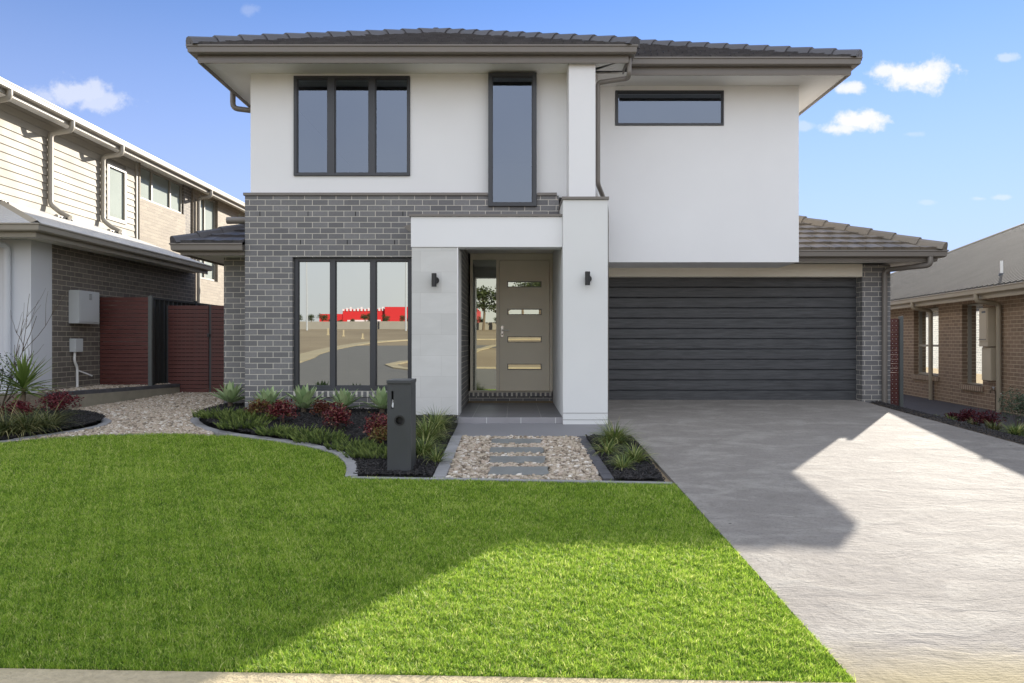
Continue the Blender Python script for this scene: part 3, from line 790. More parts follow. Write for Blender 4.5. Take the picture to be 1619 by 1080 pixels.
pl = MB().box(.812, 1.205, 10.70, UY+.22, 3.10, 5.171)
pl.build('pilaster', 'white', H, bevel=.006)
bx = MB(); grid_wall(bx, 'x', 1.21, 4.62, 2.335, 5.19, XY, XY+.22, [w4])
bx.box(4.42, 4.62, XY+.22, 27, 2.335, 5.19); bx.box(1.21, 4.415, XY+.22, 12.9, 2.335, 2.42)
bx.build('cantilever_wall', 'white', H)
MB().box(-3.84, 4.41, 26.8, 27, -.1, 5.17).build('rear_wall', 'white', H)

# garage level
GY = 12.72
MB().box(6.10, 6.59, GY, GY+.25, -.3, 2.395).box(6.34, 6.59, GY+.25, 34, -.3, 2.395).build('brick_pier', brick('pier_brick', (.155, .152, .155), (.245, .24, .24), (.66, .62, .54), ox=.10, oz=-.03), H)
MB().box(1.25, 6.10, GY+.0, GY+.23, 2.185, 2.41).build('garage_lintel', 'cream_beam', H)
gd = thing('garage_door', None, None); gd.parent = H; gd.location = (0, 0, 0); del ROOT[gd.name]
pm = MB()
nP = 12; z0, z1 = -.005, 2.20; hh = (z1-z0)/nP
for i in range(nP):
    a, b = z0+i*hh, z0+(i+1)*hh
    pm.add([(1.25, 12.955, a+.004), (6.10, 12.955, a+.004), (6.10, 12.945, a+.016), (1.25, 12.945, a+.016), (1.25, 12.945, b-.014), (6.10, 12.945, b-.014), (6.10, 12.957, b-.003), (1.25, 12.957, b-.003), (1.25, 12.975, b+.004), (6.10, 12.975, b+.004)],
           [(0, 1, 2, 3), (3, 2, 5, 4), (4, 5, 6, 7), (7, 6, 9, 8)])
pm.box(1.25, 6.10, 12.98, 13.02, z0, z1)
pm.build('door_panel', 'garage', gd)
MB().box(1.25, 6.10, 12.94, 12.96, -.012, .006).build('bottom_seal', 'edge', gd)
MB().box(.70, 1.3, GY+.2, 13.3, -.1, 2.4).build('garage_side_wall', 'light_grey', H)

# portico
PY = 10.45
MB().box(-1.464, -.815, PY, BY-.002, -.25, 2.402).build('stone_pier', 'stone', H, bevel=.004)
MB().box(-.815, -.797, PY-.004, BY, -.14, 2.402).build('pier_trim', 'white_trim', H)
pb = MB().box(-1.474, .698, PY-.012, PY+.26, 2.405, 2.842).box(-1.474, -1.2, PY+.26, BY-.002, 2.405, 2.842)
pb.box(-1.2, .70, PY+.26, BY-.002, 2.66, 2.83)
pb.build('portico_beam', 'white', H, bevel=.004)
MB().box(-1.50, .700, PY-.035, BY-.003, 2.845, 2.875).build('beam_flashing', 'bronze', H)
rc = MB().box(.70, 1.335, 10.30, BY+.3, -.17, 3.06).box(.70, 1.25, BY+.3, 13.3, -.1, 2.66)
rc.build('portico_column', 'light_grey', H, bevel=.005)
MB().box(.697, 1.338, 10.297, 10.31, .033, .040).box(.697, 1.338, 10.297, 10.31, -.062, -.055).build('column_joint', 'edge', H)
MB().box(.685, 1.35, 10.275, BY+.3, 3.062, 3.098).build('column_cap', 'bronze', H)
MB().box(-1.2, .70, PY+.262, 13.06, 2.63, 2.658).build('porch_ceiling', 'soffit', H)
pf = MB().box(-.80, .698, 10.40, 13.07, -.23, -.03); pf.build('porch_floor', 'porch', H)
MB().box(-.80, .698, 10.385, 10.399, -.135, -.034).build('step_riser', plain('riser_tile', (.30, .29, .30), .5, .1, 3, 60, .1), H)
for x in (-.385, .105, .60): MB().box(x-.003, x+.003, 10.3835, 10.39, -.135, -.034).build('grout_joint', 'light_grey', H)
rs = MB(); 
rs.add([(-1.60, PY+.10, 2.72), (-1.466, PY+.10, 2.76), (-1.466, PY+.10, 2.62), (-1.53, PY+.10, 2.66), (-1.60, PY+.40, 2.72), (-1.466, PY+.40, 2.76), (-1.466, PY+.40, 2.62), (-1.53, PY+.40, 2.66)],
       [(0, 1, 2, 3), (7, 6, 5, 4), (0, 4, 5, 1), (1, 5, 6, 2), (2, 6, 7, 3), (3, 7, 4, 0)])
rs.build('rain_spout', 'bronze', H)

def window(parent, rect, y, panes, mat='frame', glass='glass', fw=.045, depth=.09, proud=.02, name='window', mull=.10, axis='x'):
    """rect in wall plane; panes = list of (a0,a1,z0,z1) openings"""
    r = thing(name, None, None); del ROOT[r.name]; r.parent = parent
    fr = MB(); grid_wall(fr, axis, rect[0], rect[1], rect[2], rect[3], y-proud, y-proud+depth, [p for p in panes])
    fr.build('frame', mat, r, bevel=.003)
    for p in panes:
        s = MB(); i = .016
        grid_wall(s, axis, p[0], p[1], p[2], p[3], y-proud+.022, y-proud+.05, [(p[0]+i, p[1]-i, p[2]+i, p[3]-i)])
        s.build('sash', mat, r)
        q = MB(); a, b, c, d = p[0]+i, p[1]-i, p[2]+i, p[3]-i; yy = y-proud+.036
        pts = [(a, yy, c), (b, yy, c), (b, yy, d), (a, yy, d)]
        if axis == 'y': pts = [(yy, a, c), (yy, b, c), (yy, b, d), (yy, a, d)]
        q.add(pts, [(0, 1, 2, 3)]); q.build('pane', glass, r)
    return r
def pxr(D, x0, x1, y0, y1): return (X(x0, D), X(x1, D), Z(y1, D), Z(y0, D))
g_ = .004
def inset(r): return (r[0]+g_, r[1]-g_, r[2]+g_, r[3]-g_)
window(H, inset(w1), UY, [pxr(UY, a, b, 125, 274.5) for a, b in ((470, 519), (529.5, 584), (593.5, 645))], glass='glass_up', proud=.03)
window(H, inset(w2), UY, [pxr(UY, 778, 842, 125.5, 323.5)], glass='glass_up', proud=.14, depth=.2)
window(H, inset(w4), XY, [pxr(XY, 976, 1142, 146, 196)], glass='glass_up', proud=.02)
W3Y = 11.2
window(H, inset(w3), W3Y, [pxr(W3Y-.03, a, b, 412.5, 611) for a, b in ((471, 522.5), (530, 586), (594, 646))], proud=.03)

# interior
it = MB().box(-3.88, 4.4, 17, 17.1, -.1, 5.17).box(-3.88, 1.2, 11.44, 17, 2.72, 2.95).box(1.2, 4.4, 12.05, 17, 2.72, 2.95).box(-3.88, 1.2, 11.44, 17, 5.175, 5.19).box(1.2, 4.4, 12.05, 17, 5.175, 5.19).box(-3.88, -1.0, 11.45, 17, -.1, .0).box(-1.05, -.95, 13.3, 17, 0, 2.7)
it.build('interior_wall', 'room', H)
MB().box(-3.895, -3.88, 11.36, 17, 0, 2.7).box(-3.88, -3.38, 11.355, 11.37, 0, 2.7).build('interior_lining', 'room', H); MB().box(-1.06, -.945, 11.36, 13.3, 0, 2.7).build('interior_lining', 'room', H)

# entry door
DY = 13.07
en = thing('entry_door', None, None); del ROOT[en.name]; en.parent = H
fz0, fz1 = .160, 2.625
grid_wall(MB(), 'x', -.775, .70, fz0, fz1, DY-.06, DY+.06, [pxr(DY, 747.6, 784.6, 411, 617.5), pxr(DY, 789.6, 868.7, 411.5, 618)]).build('frame', 'taupe', en, bevel=.004)
leaf = pxr(DY, 790, 868.3, 412, 617.6)
slots = [pxr(DY, 802.8, 855.6, a, b) for a, b in ((445.5, 454), (489, 497.5), (532.2, 540.8), (575.6, 584.2))]
grid_wall(MB(), 'x', leaf[0], leaf[1], leaf[2], leaf[3], DY-.03, DY+.01, slots).build('door_leaf', 'taupe', en, bevel=.003)
for s in slots:
    i = .008
    grid_wall(MB(), 'x', s[0]-.006, s[1]+.006, s[2]-.006, s[3]+.006, DY-.034, DY-.026, [(s[0]+i, s[1]-i, s[2]+i, s[3]-i)]).build('glass_trim', 'bronze', en)
    q = MB().add([(s[0], DY-.012, s[2]), (s[1], DY-.012, s[2]), (s[1], DY-.012, s[3]), (s[0], DY-.012, s[3])], [(0, 1, 2, 3)])
    q.build('glass_slot', 'glass_warm', en)
sl = pxr(DY, 747.6, 784.6, 411, 617.5)
MB().add([(sl[0], DY-.012, sl[2]), (sl[1], DY-.012, sl[2]), (sl[1], DY-.012, sl[3]), (sl[0], DY-.012, sl[3])], [(0, 1, 2, 3)]).build('sidelight', 'glass_warm', en)
hx, hz = X(794, DY), Z(524, DY)
hd = MB().box(hx-.022, hx+.022, DY-.045, DY-.03, hz-.10, hz+.10)
hd.bend([(hx, DY-.04, hz+.02), (hx, DY-.09, hz+.02), (hx+.12, DY-.09, hz+.02)], .010, .015)
hd.build('handle', 'steel', en, bevel=.002)
MB().tube([(hx, DY-.046, hz-.05), (hx, DY-.052, hz-.05)], .014, 12).build('key_cylinder', 'black', en)

# wall lamps
for cx_, cy_, yy in ((687.3, 443.5, PY), (928, 441, 10.30)):
    wl = thing('wall_lamp', None, None); del ROOT[wl.name]; wl.parent = H
    x, z = X(cx_, yy), Z(cy_, yy)
    MB().tube([(x, yy-.085, z-.095), (x, yy-.085, z+.095)], .036, 20).build('lamp_body', 'black', wl, smooth=True)
    MB().tube([(x+.018, yy-.022, z), (x+.018, yy, z)], .048, 20).tube([(x, yy-.07, z), (x+.012, yy-.015, z)], .02, 10).build('wall_mount', 'black', wl, smooth=True)

# eaves: fascia, gutter, soffit
def eaves(path, ftop, fbot, gtop, over, sz, names=('fascia', 'gutter', 'soffit'), mats=('bronze', 'bronze', 'soffit'), parent=None):
    sweep(MB(), path, [(-.02, fbot), (0, fbot), (.004, fbot+.03), (.004, ftop-.01), (0, ftop), (-.02, ftop)]).build(names[0], mats[0], parent)
    sweep(MB(), path, [(o+.005, z) for o, z in GUT(gtop)]).build(names[1], mats[1], parent)
    sweep(MB(), path, [(-over, sz), (-.021, sz), (-.021, sz+.012), (-over, sz+.012)]).build(names[2], mats[2], parent)
pathL = [(-4.61, 27.5), (-4.61, 10.62), (1.675, 10.62), (1.675, XY-.9)]
eaves([(-4.61, 27.5), (-4.61, 10.62), (1.675, 10.62), (1.675, 11.075)], 5.30, 5.118, 5.34, .60, 5.172, parent=H)
MB().box(.8, 1.66, 11.2, 11.79, 5.174, 5.185).build('soffit', 'soffit', H)
eaves([(1.80, 11.19), (5.19, 11.19), (5.19, 27.5)], 5.33, 5.148, 5.385, .60, 5.192, parent=H)
MB().box(1.2, 1.9, 11.21, 11.78, 5.193, 5.205).build('soffit', 'soffit', H)
eaves([(4.63, 12.14), (7.07, 12.14), (7.07, 34)], 2.56, 2.385, 2.566, .52, 2.415, parent=H)
MB().box(1.4, 4.7, 12.2, GY, 2.43, 2.44).build('soffit', 'soffit', H)
eaves([(-5.09, 20), (-5.09, 11.12), (-4.11, 11.12)], 2.53, 2.37, 2.54, .62, 2.40, parent=H)

# roofs
T = math.tan
def pz(z, a, p): return z+a*T(p)
p1 = R(25.3)
rf = thing('roof', None, None); del ROOT[rf.name]; rf.parent = H
ez = 5.352; x0, x1, y0 = -4.68, 1.745, 10.555; hw = (x1-x0)/2; apx = (x0+hw, y0+hw, pz(ez, hw, p1))
tl = MB()
tiled(tl, [(x0, y0, ez), (x1, y0, ez), apx])
tiled(tl, [(x0, 18, ez), (x0, y0, ez), apx, (x0+hw, 18, apx[2])])
tl.add([(x1, y0, ez), (x1, 18, ez), (x0+hw, 18, apx[2]), apx], [(0, 1, 2, 3)], .4)
ez2 = 5.392; X0, X1, Y0, Y1 = -4.66, 5.26, 11.12, 27.6; HW = (X1-X0)/2; Aa = (X0+HW, Y0+HW, pz(ez2, HW, p1)); Ab = (X0+HW, Y1-HW, pz(ez2, HW, p1))
tl.add([(X0, Y0+2, ez2-.06), (X0, Y1, ez2-.06), Ab, Aa], [(0, 1, 2, 3)], .4); tl.add([(X0, Y1, ez2), (X1, Y1, ez2), Ab], [(0, 1, 2)], .4)
tiled(tl, [(1.80, Y0, ez2), (X1, Y0, ez2), (1.80, Y0+X1-1.80, pz(ez2, X1-1.80, p1))])
tiled(tl, [(X1, Y0, ez2), (X1, Y1, ez2), Ab, Aa])
tl.build('roof_tiles', 'tile', rf)
for A_, B_ in (((x0, y0, ez), apx), ((x1, y0, ez), apx), ((X1, Y0, ez2), Aa), (apx, (apx[0], 18, apx[2]))): hip_caps(MB(), A_, B_).build('hip_cap', 'tile', rf)
p2 = R(23.2); gz = 2.585
tl = MB(); gx, gy = 7.135, 12.075
tiled(tl, [(4.625, gy, gz), (gx, gy, gz), (4.625, gy+(gx-4.625), pz(gz, gx-4.625, p2))])
tiled(tl, [(gx, gy, gz), (gx, 34, gz), (4.625, 34, pz(gz, gx-4.625, p2)), (4.625, gy+gx-4.625, pz(gz, gx-4.625, p2))])
tl.build('garage_roof_tiles', 'tile_sunlit', rf)
hip_caps(MB(), (gx, gy, gz), (4.64, gy+gx-4.64, pz(gz, gx-4.64, p2)), .14, .08).build('garage_hip_cap', 'tile_sunlit', rf)
tl = MB(); lx, ly, lz = -5.155, 11.055, 2.558
tiled(tl, [(lx, ly, lz), (-4.11, ly, lz), (-4.11, ly+(-4.11-lx), pz(lz, -4.11-lx, p2))])
tiled(tl, [(lx, 20, lz), (lx, ly, lz), (-4.11, ly-4.11-lx, pz(lz, -4.11-lx, p2)), (-4.11, 20, pz(lz, -4.11-lx, p2))])
tl.build('side_roof_tiles', 'tile', rf)
hip_caps(MB(), (lx, ly, lz), (-4.12, ly-4.12-lx, pz(lz, -4.12-lx, p2)), .12, .06).build('side_hip_cap', 'tile', rf)

# downpipes
def dpipe(pts, mat, parent, r=.042, fil=.09): return MB().bend(pts, r, fil, 12).build('downpipe', mat, parent, smooth=True)
dpipe([(1.70, 10.70, 5.25), (1.70, 10.70, 4.975), (1.70, 10.82, 4.965), (1.27, 10.95, 4.945), (1.27, 10.95, 3.42), (1.44, 11.40, 3.22), (1.475, 11.55, 3.10), (1.475, 11.55, -.10)], 'bronze', H, .036, .05)
dpipe([(6.92, 12.08, 2.46), (6.92, 12.08, 2.32), (6.52, 12.64, 2.30), (6.46, 12.665, 2.25), (6.46, 12.665, -.02)], 'bronze', H, .045)
dpipe([(-4.67, 12.1, 5.25), (-4.67, 12.1, 4.93), (-4.11, 12.1, 4.86), (-4.11, 12.1, 3.3)], 'bronze', H, .045)
MB().tube([(-4.45, 11.3, 2.93), (-4.12, 11.3, 2.93)], .055, 12).build('spreader_pipe', 'bronze', H, smooth=True)

# ------------------------------------------------------------------ LEFT NEIGHBOUR
HL = thing('neighbour_house', 'cream weatherboard two storey house with brown brick garage at left', 'house', (-8, 11.45, .22))
LX = -7.6
MB().box(LX-.22, LX, 11.97, 17.35, -.1, 2.66).build('brick_wall', brick('left_brick', (.125, .11, .097), (.195, .172, .15), (.46, .41, .33), ox=.05, oz=.03), HL)
MB().box(-13, LX+.003, 11.45, 11.97, -.1, 2.66).build('rendered_pier', 'rend_left', HL)
MB().box(-13, -7.83, 17.15, 17.34, -.1, 2.66).build('garage_wall', 'rend_left', HL)
eaves([(-13, 10.92), (-7.17, 10.92), (-7.17, 17.05)], 2.79, 2.62, 2.815, .45, 2.655, mats=('cream_steel', 'cream_steel', 'soffit'), parent=HL)
UX = -9.3
pl_ = .365
lr = MB(); gx, gy, gz = -7.11, 10.86, 2.825
ap_ = (UX, gy+(gx-UX), gz+(gx-UX)*pl_)
lr.add([(gx, gy, gz), (gx, 17.1, gz), (UX, 17.1, ap_[2]), ap_], [(0, 1, 2, 3)])
lr.build('metal_roof', mat_corr('pale_roof_side', (.50, .49, .47), 1, .1, .6), HL)
MB().add([(-13, gy, gz), (gx, gy, gz), ap_, (-13, ap_[1], ap_[2])], [(0, 1, 2, 3)]).build('metal_roof_front', mat_corr('pale_roof_front', (.46, .47, .48), 0, .1, .6), HL)
hp = MB(); A = np.array((gx, gy, gz+.015)); B = np.array(ap_)+np.array((0, 0, .015)); s_ = np.array((.1, .1, -.035))
s1, s2 = np.array((.0, .14, -.0)), np.array((-.14, 0, -.0))
hp.add([A+s1+(0, 0, -.03), A+(0, 0, .02), A+s2+(0, 0, -.03), B+s1+(0, 0, -.03), B+(0, 0, .02), B+s2+(0, 0, -.03)], [(0, 1, 4, 3), (1, 2, 5, 4)])
hp.build('hip_capping', 'cream_steel', HL)
# weatherboard wall as stepped boards
wb = MB(); zz = 3.3; hB = .150
lwin = (16.66, 17.36, 3.95, 5.15)
while zz < 5.5:
    for a, b in ((8.0, lwin[0]-.07), (lwin[0]-.07, lwin[1]+.07), (lwin[1]+.07, 17.9)):
        if a > 16 and b < 17.5 and lwin[2]-.13 < zz < lwin[3]+.05: continue
        t = zz+hB
        wb.add([(UX-.02, a, zz), (UX+.022, a, zz), (UX+.003, a, t), (UX-.02, a, t), (UX-.02, b, zz), (UX+.022, b, zz), (UX+.003, b, t), (UX-.02, b, t)],
               [(1, 5, 6, 2), (0, 4, 5, 1), (0, 1, 2, 3), (7, 6, 5, 4)])
    zz += hB
wb.box(UX-.2, UX-.02, 8, 17.9, 2.6, 5.5)
wb.build('weatherboard_wall', 'cream_board', HL)
MB().box(UX-.05, UX+.045, 17.86, 17.95, 3.0, 5.48).build('corner_trim', 'cream_steel', HL)
cb = MB(); bw1 = (18.15, 20.3, 4.62, 5.45)
grid_wall(cb, 'y', 17.95, 20.45, -.1, 5.48, UX+.07, UX-.3, [(18.0, 20.45, 4.60, 5.6)])
grid_wall(cb, 'y', 20.95, 40, -.1, 5.48, UX+.07, UX-.3, [(21.4, 22.7, 2.9, 5.42), (24.4, 26.0, 3.6, 5.42)])
cb.box(UX-.3, UX-.12, 20.3, 21.1, -.1, 5.48)
cb.build('cream_brick_wall', 'brick_cream', HL)
MB().box(UX-.11, UX+.02, 20.46, 20.94, 0, 5.48).build('brick_return', 'brick_brown', HL)
def side_window(rect, xw, panes, parent, mat='cream_steel', glass='glass_clear', blind=True):
    w = window(parent, rect, xw, panes, mat, glass, proud=.03, depth=-.09 if False else .09, axis='y')
    return w
name_k = 0
def swin(parent, xw, y0, y1, z0, z1, splits=(), hs=(), mat='cream_steel', glass='glass_clear', blind=True, fw=.05, sgn=1):
    """window in a wall whose outside faces +x (sgn 1) or -x (sgn -1)"""
    r = thing('window', None, None); del ROOT[r.name]; r.parent = parent
    ysx = [y0]+list(splits)+[y1]; zs = [z0]+list(hs)+[z1]; panes = []
    for i in range(len(ysx)-1):
        for j in range(len(zs)-1):
            panes.append((ysx[i]+fw*(1 if i == 0 else .5), ysx[i+1]-fw*(1 if i == len(ysx)-2 else .5), zs[j]+fw*(1 if j == 0 else .5), zs[j+1]-fw*(1 if j == len(zs)-2 else .5)))
    grid_wall(MB(), 'y', y0, y1, z0, z1, xw, xw-sgn*.07, panes).build('frame', mat, r)
    for p in panes:
        xx = xw-sgn*.035
        MB().add([(xx, p[0], p[2]), (xx, p[1], p[2]), (xx, p[1], p[3]), (xx, p[0], p[3])], [(0, 1, 2, 3)]).build('pane', glass, r)
    if blind: MB().box(xw-sgn*.046, xw-sgn*.050, y0+.02, y1-.02, z0+.25*(z1-z0)*(name_k % 2), z1-.02).build('roller_blind', 'blind', r)
    return r
swin(HL, UX+.035, lwin[0]-.06, lwin[1]+.06, lwin[2]-.1, lwin[3], fw=.08)
swin(HL, UX-.02, 18.02, 20.44, 4.605, 5.47, splits=(18.75, 19.75), fw=.06)
swin(HL, UX+.0, 21.42, 22.68, 2.92, 5.41, splits=(21.9,))
swin(HL, UX+.0, 24.42, 25.98, 3.62, 5.41)
eaves([(-8.86, 40), (-8.86, 6)][::-1], 5.50, 5.36, 5.555, .46, 5.47, mats=('cream_steel', 'cream_steel', 'soffit'), parent=HL)
MB().add([(-8.80, 6, 5.56), (-8.80, 40, 5.56), (-13.5, 36, 7.3), (-13.5, 6, 7.3)], [(0, 1, 2, 3)]).build('upper_roof', 'corr_l', HL)
for yy in (14.5, 16.35, 21.15, 12.7):
    if yy == 12.7: dpipe([(-8.80, yy, 5.46), (-8.80, yy, 5.30), (-9.2, yy, 5.22), (-9.2, yy, 3.6)], 'cream_steel', HL, .05)
    elif yy < 20: dpipe([(-8.80, yy, 5.46), (-8.80, yy, 5.26), (-9.23, yy, 5.20), (-9.23, yy, 3.78), (-9.05, yy+.05, 3.62), (-8.85, yy+.02, 3.52)], 'cream_steel', HL, .05)
    else: dpipe([(-8.80, yy, 5.46), (-8.80, yy, 5.26), (-9.16, yy, 5.20), (-9.16, yy, 0)], 'cream_steel', HL, .05)
for yy in (14.35, 16.2, 12.5):
    sp_ = thing('rain_spreader', None, None); del ROOT[sp_.name]; sp_.parent = HL
    zc = 3.50
    MB().tube([(-8.95, yy-.12, zc), (-8.95, yy+.42, zc)], .045, 10).build('spreader_tube', 'cream_steel', sp_, smooth=True)
    for k in range(5): MB().tube([(-8.92, yy-.05+k*.09, zc), (-8.895, yy-.05+k*.09, zc-.012)], .018, 8).build('outlet_hole', 'hole', sp_)
mb_ = thing('meter_box', None, None); del ROOT[mb_.name]; mb_.parent = HL
MB().box(LX, LX+.17, 12.42, 13.05, 1.36, 1.93).build('cabinet', 'box_grey', mb_, bevel=.006)
MB().box(LX+.172, LX+.18, 12.45, 13.02, 1.39, 1.915).build('cabinet_door', 'box_grey', mb_, bevel=.003)
for k in range(5): MB().box(LX+.18, LX+.183, 12.72, 12.80, 1.78+k*.022, 1.788+k*.022).build('vent_slot', 'frame', mb_)
jb = thing('junction_box', None, None); del ROOT[jb.name]; jb.parent = HL
MB().box(LX, LX+.11, 12.44, 12.66, .87, 1.10).build('housing', 'box_grey', jb, bevel=.008)
MB().bend([(LX+.05, 12.52, .88), (LX+.05, 12.50, .72), (LX+.04, 12.60, .60), (LX+.04, 12.60, .22)], .022, .05).build('conduit', 'pvc', jb, smooth=True)
MB().tube([(LX+.01, 12.66, .55), (LX+.10, 12.94, .44)], .013, 8).build('overflow_pipe', 'pvc', HL)
dpipe([(-8.05, 10.87, 2.72), (-8.05, 10.87, 2.6), (-7.93, 11.39, 2.55), (-7.93, 11.39, .0)], 'rend_left', HL, .048)
MB().box(UX+.07, UX+.12, 27.3, 27.6, 2.2, 2.6).build('wall_vent', 'cream_steel', HL)

# ------------------------------------------------------------------ RIGHT NEIGHBOUR (turned a little; built in its own frame)
th = math.atan(.139); HR = thing('neighbour_house', 'single storey tan brick house with grey metal roof at right', 'house', (9.512, 14, 0), -th)
def ly(y): return (y-14)/.9905
yA0, yA1, yB0, yB1 = ly(17.0), ly(18.4), ly(14.95), ly(15.85)
wr = MB(); grid_wall(wr, 'y', -12, 17.2, -.6, 2.0, 0, .25, [(yA0, yA1, .22, 1.86), (yB0, yB1, .12, 1.86)])
wr.build('brick_wall', 'brick_tan', HR)
tb = brick('sill_tan_brick', (.20, .12, .08), (.27, .17, .12), (.42, .34, .24), bw=.086, rh=.4)
for a, b, z in ((yA0, yA1, .22), (yB0, yB1, .12)):
    MB().box(-.05, .12, a-.04, b+.04, z-.10, z-.002).build('brick_sill', tb, HR)
swin(HR, .11, yA0+.01, yA1-.01, .23, 1.85, splits=((yA0+yA1)/2+.1,), hs=(.95,), mat='cream_steel', glass='glass', sgn=-1, blind=False)
swin(HR, .11, yB0+.01, yB1-.01, .13, 1.85, mat='cream_steel', glass='glass', sgn=-1, blind=False, fw=.03)
MB().box(.3, .35, yB0-1, yA1+1, -.1, 1.95).build('interior_wall', 'room', HR)
pg = [(-.40, 17.5), (-.40, -12)]
sweep(MB(), pg[::-1] if False else pg, [(0-.02, 1.88), (0, 1.88), (.004, 1.91), (.004, 2.05), (-.02, 2.05)]).build('fascia', 'tan_steel', HR)
sweep(MB(), pg, [(o*.95+.005, z) for o, z in GUT(2.085)]).build('gutter', 'tan_steel', HR)
sweep(MB(), pg, [(-.42, 1.925), (-.021, 1.925), (-.021, 1.935), (-.42, 1.935)]).build('soffit', 'soffit', HR)
pr_ = .44; g0 = -.46; rzz = 2.09; wd = 7.5
# corrugated sheet as real ribs near, plane beyond
rr = MB(); L0, L1 = -12, 17.35; rows = []; y = L0
while y < L1:
    for o, h in ((0, 0.), (.135, 0.), (.150, .034), (.182, .034), (.197, 0.)):
        yy_ = y+o
        if yy_ > L1: break
        wm = min(wd, L1-yy_+.001)
        rows.append(((g0, yy_, rzz+h), (g0+wm, yy_, rzz+wm*pr_+h)))
    y += .20
vs = [p for r in rows for p in r]; rr.add(vs, [(2*i, 2*i+2, 2*i+3, 2*i+1) for i in range(len(rows)-1)])
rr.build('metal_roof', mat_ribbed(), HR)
MB().add([(g0, L1, rzz), (g0+2*wd, L1, rzz), (g0+wd, L1-wd, rzz+wd*pr_)], [(0, 1, 2)]).add([(g0+wd, L0, rzz+wd*pr_), (g0+wd, L1-wd, rzz+wd*pr_), (g0+2*wd, L1, rzz), (g0+2*wd, L0, rzz)], [(0, 1, 2, 3)]).build('rear_roof', 'corr', HR)
MB().tube([(g0, L1, rzz+.02), (g0+wd, L1-wd, rzz+wd*pr_+.03)], .05, 8).build('hip_capping', 'tan_steel', HR)
for y in (17.26, 14.2):
    q = ly(y); dpipe([(-.47, q, 2.0), (-.47, q, 1.84), (-.06, q, 1.79), (-.06, q, -.35)], 'tan_steel', HR, .045)
# roof vent pipe  px(1579,430)
vy = ly(14.55); vd = .62
vt = thing('vent_pipe', None, None); del ROOT[vt.name]; vt.parent = HR
MB().tube([(g0+vd, vy, rzz+vd*pr_), (g0+vd, vy, rzz+vd*pr_+.30)], .026, 12).build('pipe', 'pvc', vt, smooth=True)
MB().tube([(g0+vd, vy, rzz+vd*pr_-.03), (g0+vd, vy, rzz+vd*pr_+.05)], .07, 12, taper=.55).build('rubber_boot', 'charcoal', vt, smooth=True)
# meter boxes px 1549-1568
mq = thing('meter_box', None, None); del ROOT[mq.name]; mq.parent = HR
a, b = ly(14.41), ly(14.76)
MB().box(-.16, 0, a, b, .95, 1.72).build('cabinet', 'box_beige', mq, bevel=.006)
MB().box(-.172, -.162, a+.03, b-.03, 1.05, 1.70).build('cabinet_door', 'box_beige', mq, bevel=.003)
MB().box(-.11, 0, a, b, .27, .93).build('lower_cabinet', 'box_beige', mq, bevel=.006)
for k in range(6): MB().box(-.175, -.171, a+.06+k*.05, a+.09+k*.05, 1.08, 1.10).build('vent_slot', 'frame', mq)
MB().box(-.175, -.171, a+.07, a+.22, 1.62, 1.66).build('warning_label', 'frame', mq)
tp = thing('garden_tap', None, None); del ROOT[tp.name]; tp.parent = HR
ta = ly(14.38)
MB().bend([(-.03, ta, -.33), (-.03, ta, .08), (-.12, ta, .10), (-.13, ta, .03)], .012, .03).build('pipe', 'stem', tp)
MB().tube([(-.07, ta-.03, .14), (-.07, ta+.04, .14)], .012, 8).tube([(-.07, ta, .09), (-.07, ta, .15)], .008, 8).build('tap_handle', 'galv', tp)

# ------------------------------------------------------------------ FENCES
def slat_panel(parent, x0, x1, y, z0, z1, sh=.065, gap=.009, name='slat_panel', mat='redslat'):
    mb = MB(); n = int((z1-z0)/(sh+gap)); s = (z1-z0)/n
    for i in range(n): mb.box(x0, x1, y, y+.018, z0+i*s, z0+(i+1)*s-gap)
    return mb.build(name, mat, parent, bevel=.0015)
f1 = thing('slat_screen', 'red brown slat screen panel against the neighbour brick wall', 'screen', (-7.1, 13.34, .22))
slat_panel(f1, -7.585, -6.70, 13.34, .235, 1.87)
MB().box(-6.695, -6.63, 13.32, 13.385, .2, 1.89).build('post', 'postgrey', f1, bevel=.003)
MB().box(-7.597, -7.56, 13.359, 13.385, .2, 1.875).build('post', 'charcoal', f1)
MB().box(-7.5, -6.7, 13.36, 13.37, .235, 1.86).build('backing_sheet', 'redslat', f1) if False else None
f2 = thing('steel_fence', 'dark green steel fence between the two plots behind the slat screen', 'fence', (-6.66, 15, .1))
fb = MB(); n = 140
for i in range(n):
    a = 13.39+i*(26-13.39)/n; b = 13.39+(i+1)*(26-13.39)/n; o = .012 if i % 2 else -.012; o2 = -o
    fb.add([(-6.665+o, a, .1), (-6.665+o2, b, .1), (-6.665+o2, b, 1.83), (-6.665+o, a, 1.83)], [(0, 1, 2, 3)])
fb.build('infill_sheet', 'green_black', f2)
MB().box(-6.69, -6.64, 13.39, 26, 1.831, 1.865).build('top_rail', 'green_black', f2)
for y in (15.2, 17.5, 19.8, 22.1): MB().box(-6.69, -6.635, y, y+.06, .1, 1.90).build('post', 'green_black', f2)
f3 = thing('side_gate', 'red brown slat gate between dark fence and grey brick wall', 'gate', (-6.2, 13.9, .05))
slat_panel(f3, -6.60, -5.83, 13.9, .08, 1.745, name='gate_leaf')
slat_panel(f3, -5.78, -4.67, 13.9, .08, 1.745, name='fixed_panel')
MB().box(-6.64, -6.60, 13.92, 13.96, .05, 1.75).box(-5.83, -5.78, 13.925, 13.96, .05, 1.76).build('gate_frame', 'charcoal', f3)
MB().box(-5.845, -5.80, 13.87, 13.90, 1.14, 1.20).build('latch', 'black', f3, bevel=.003)
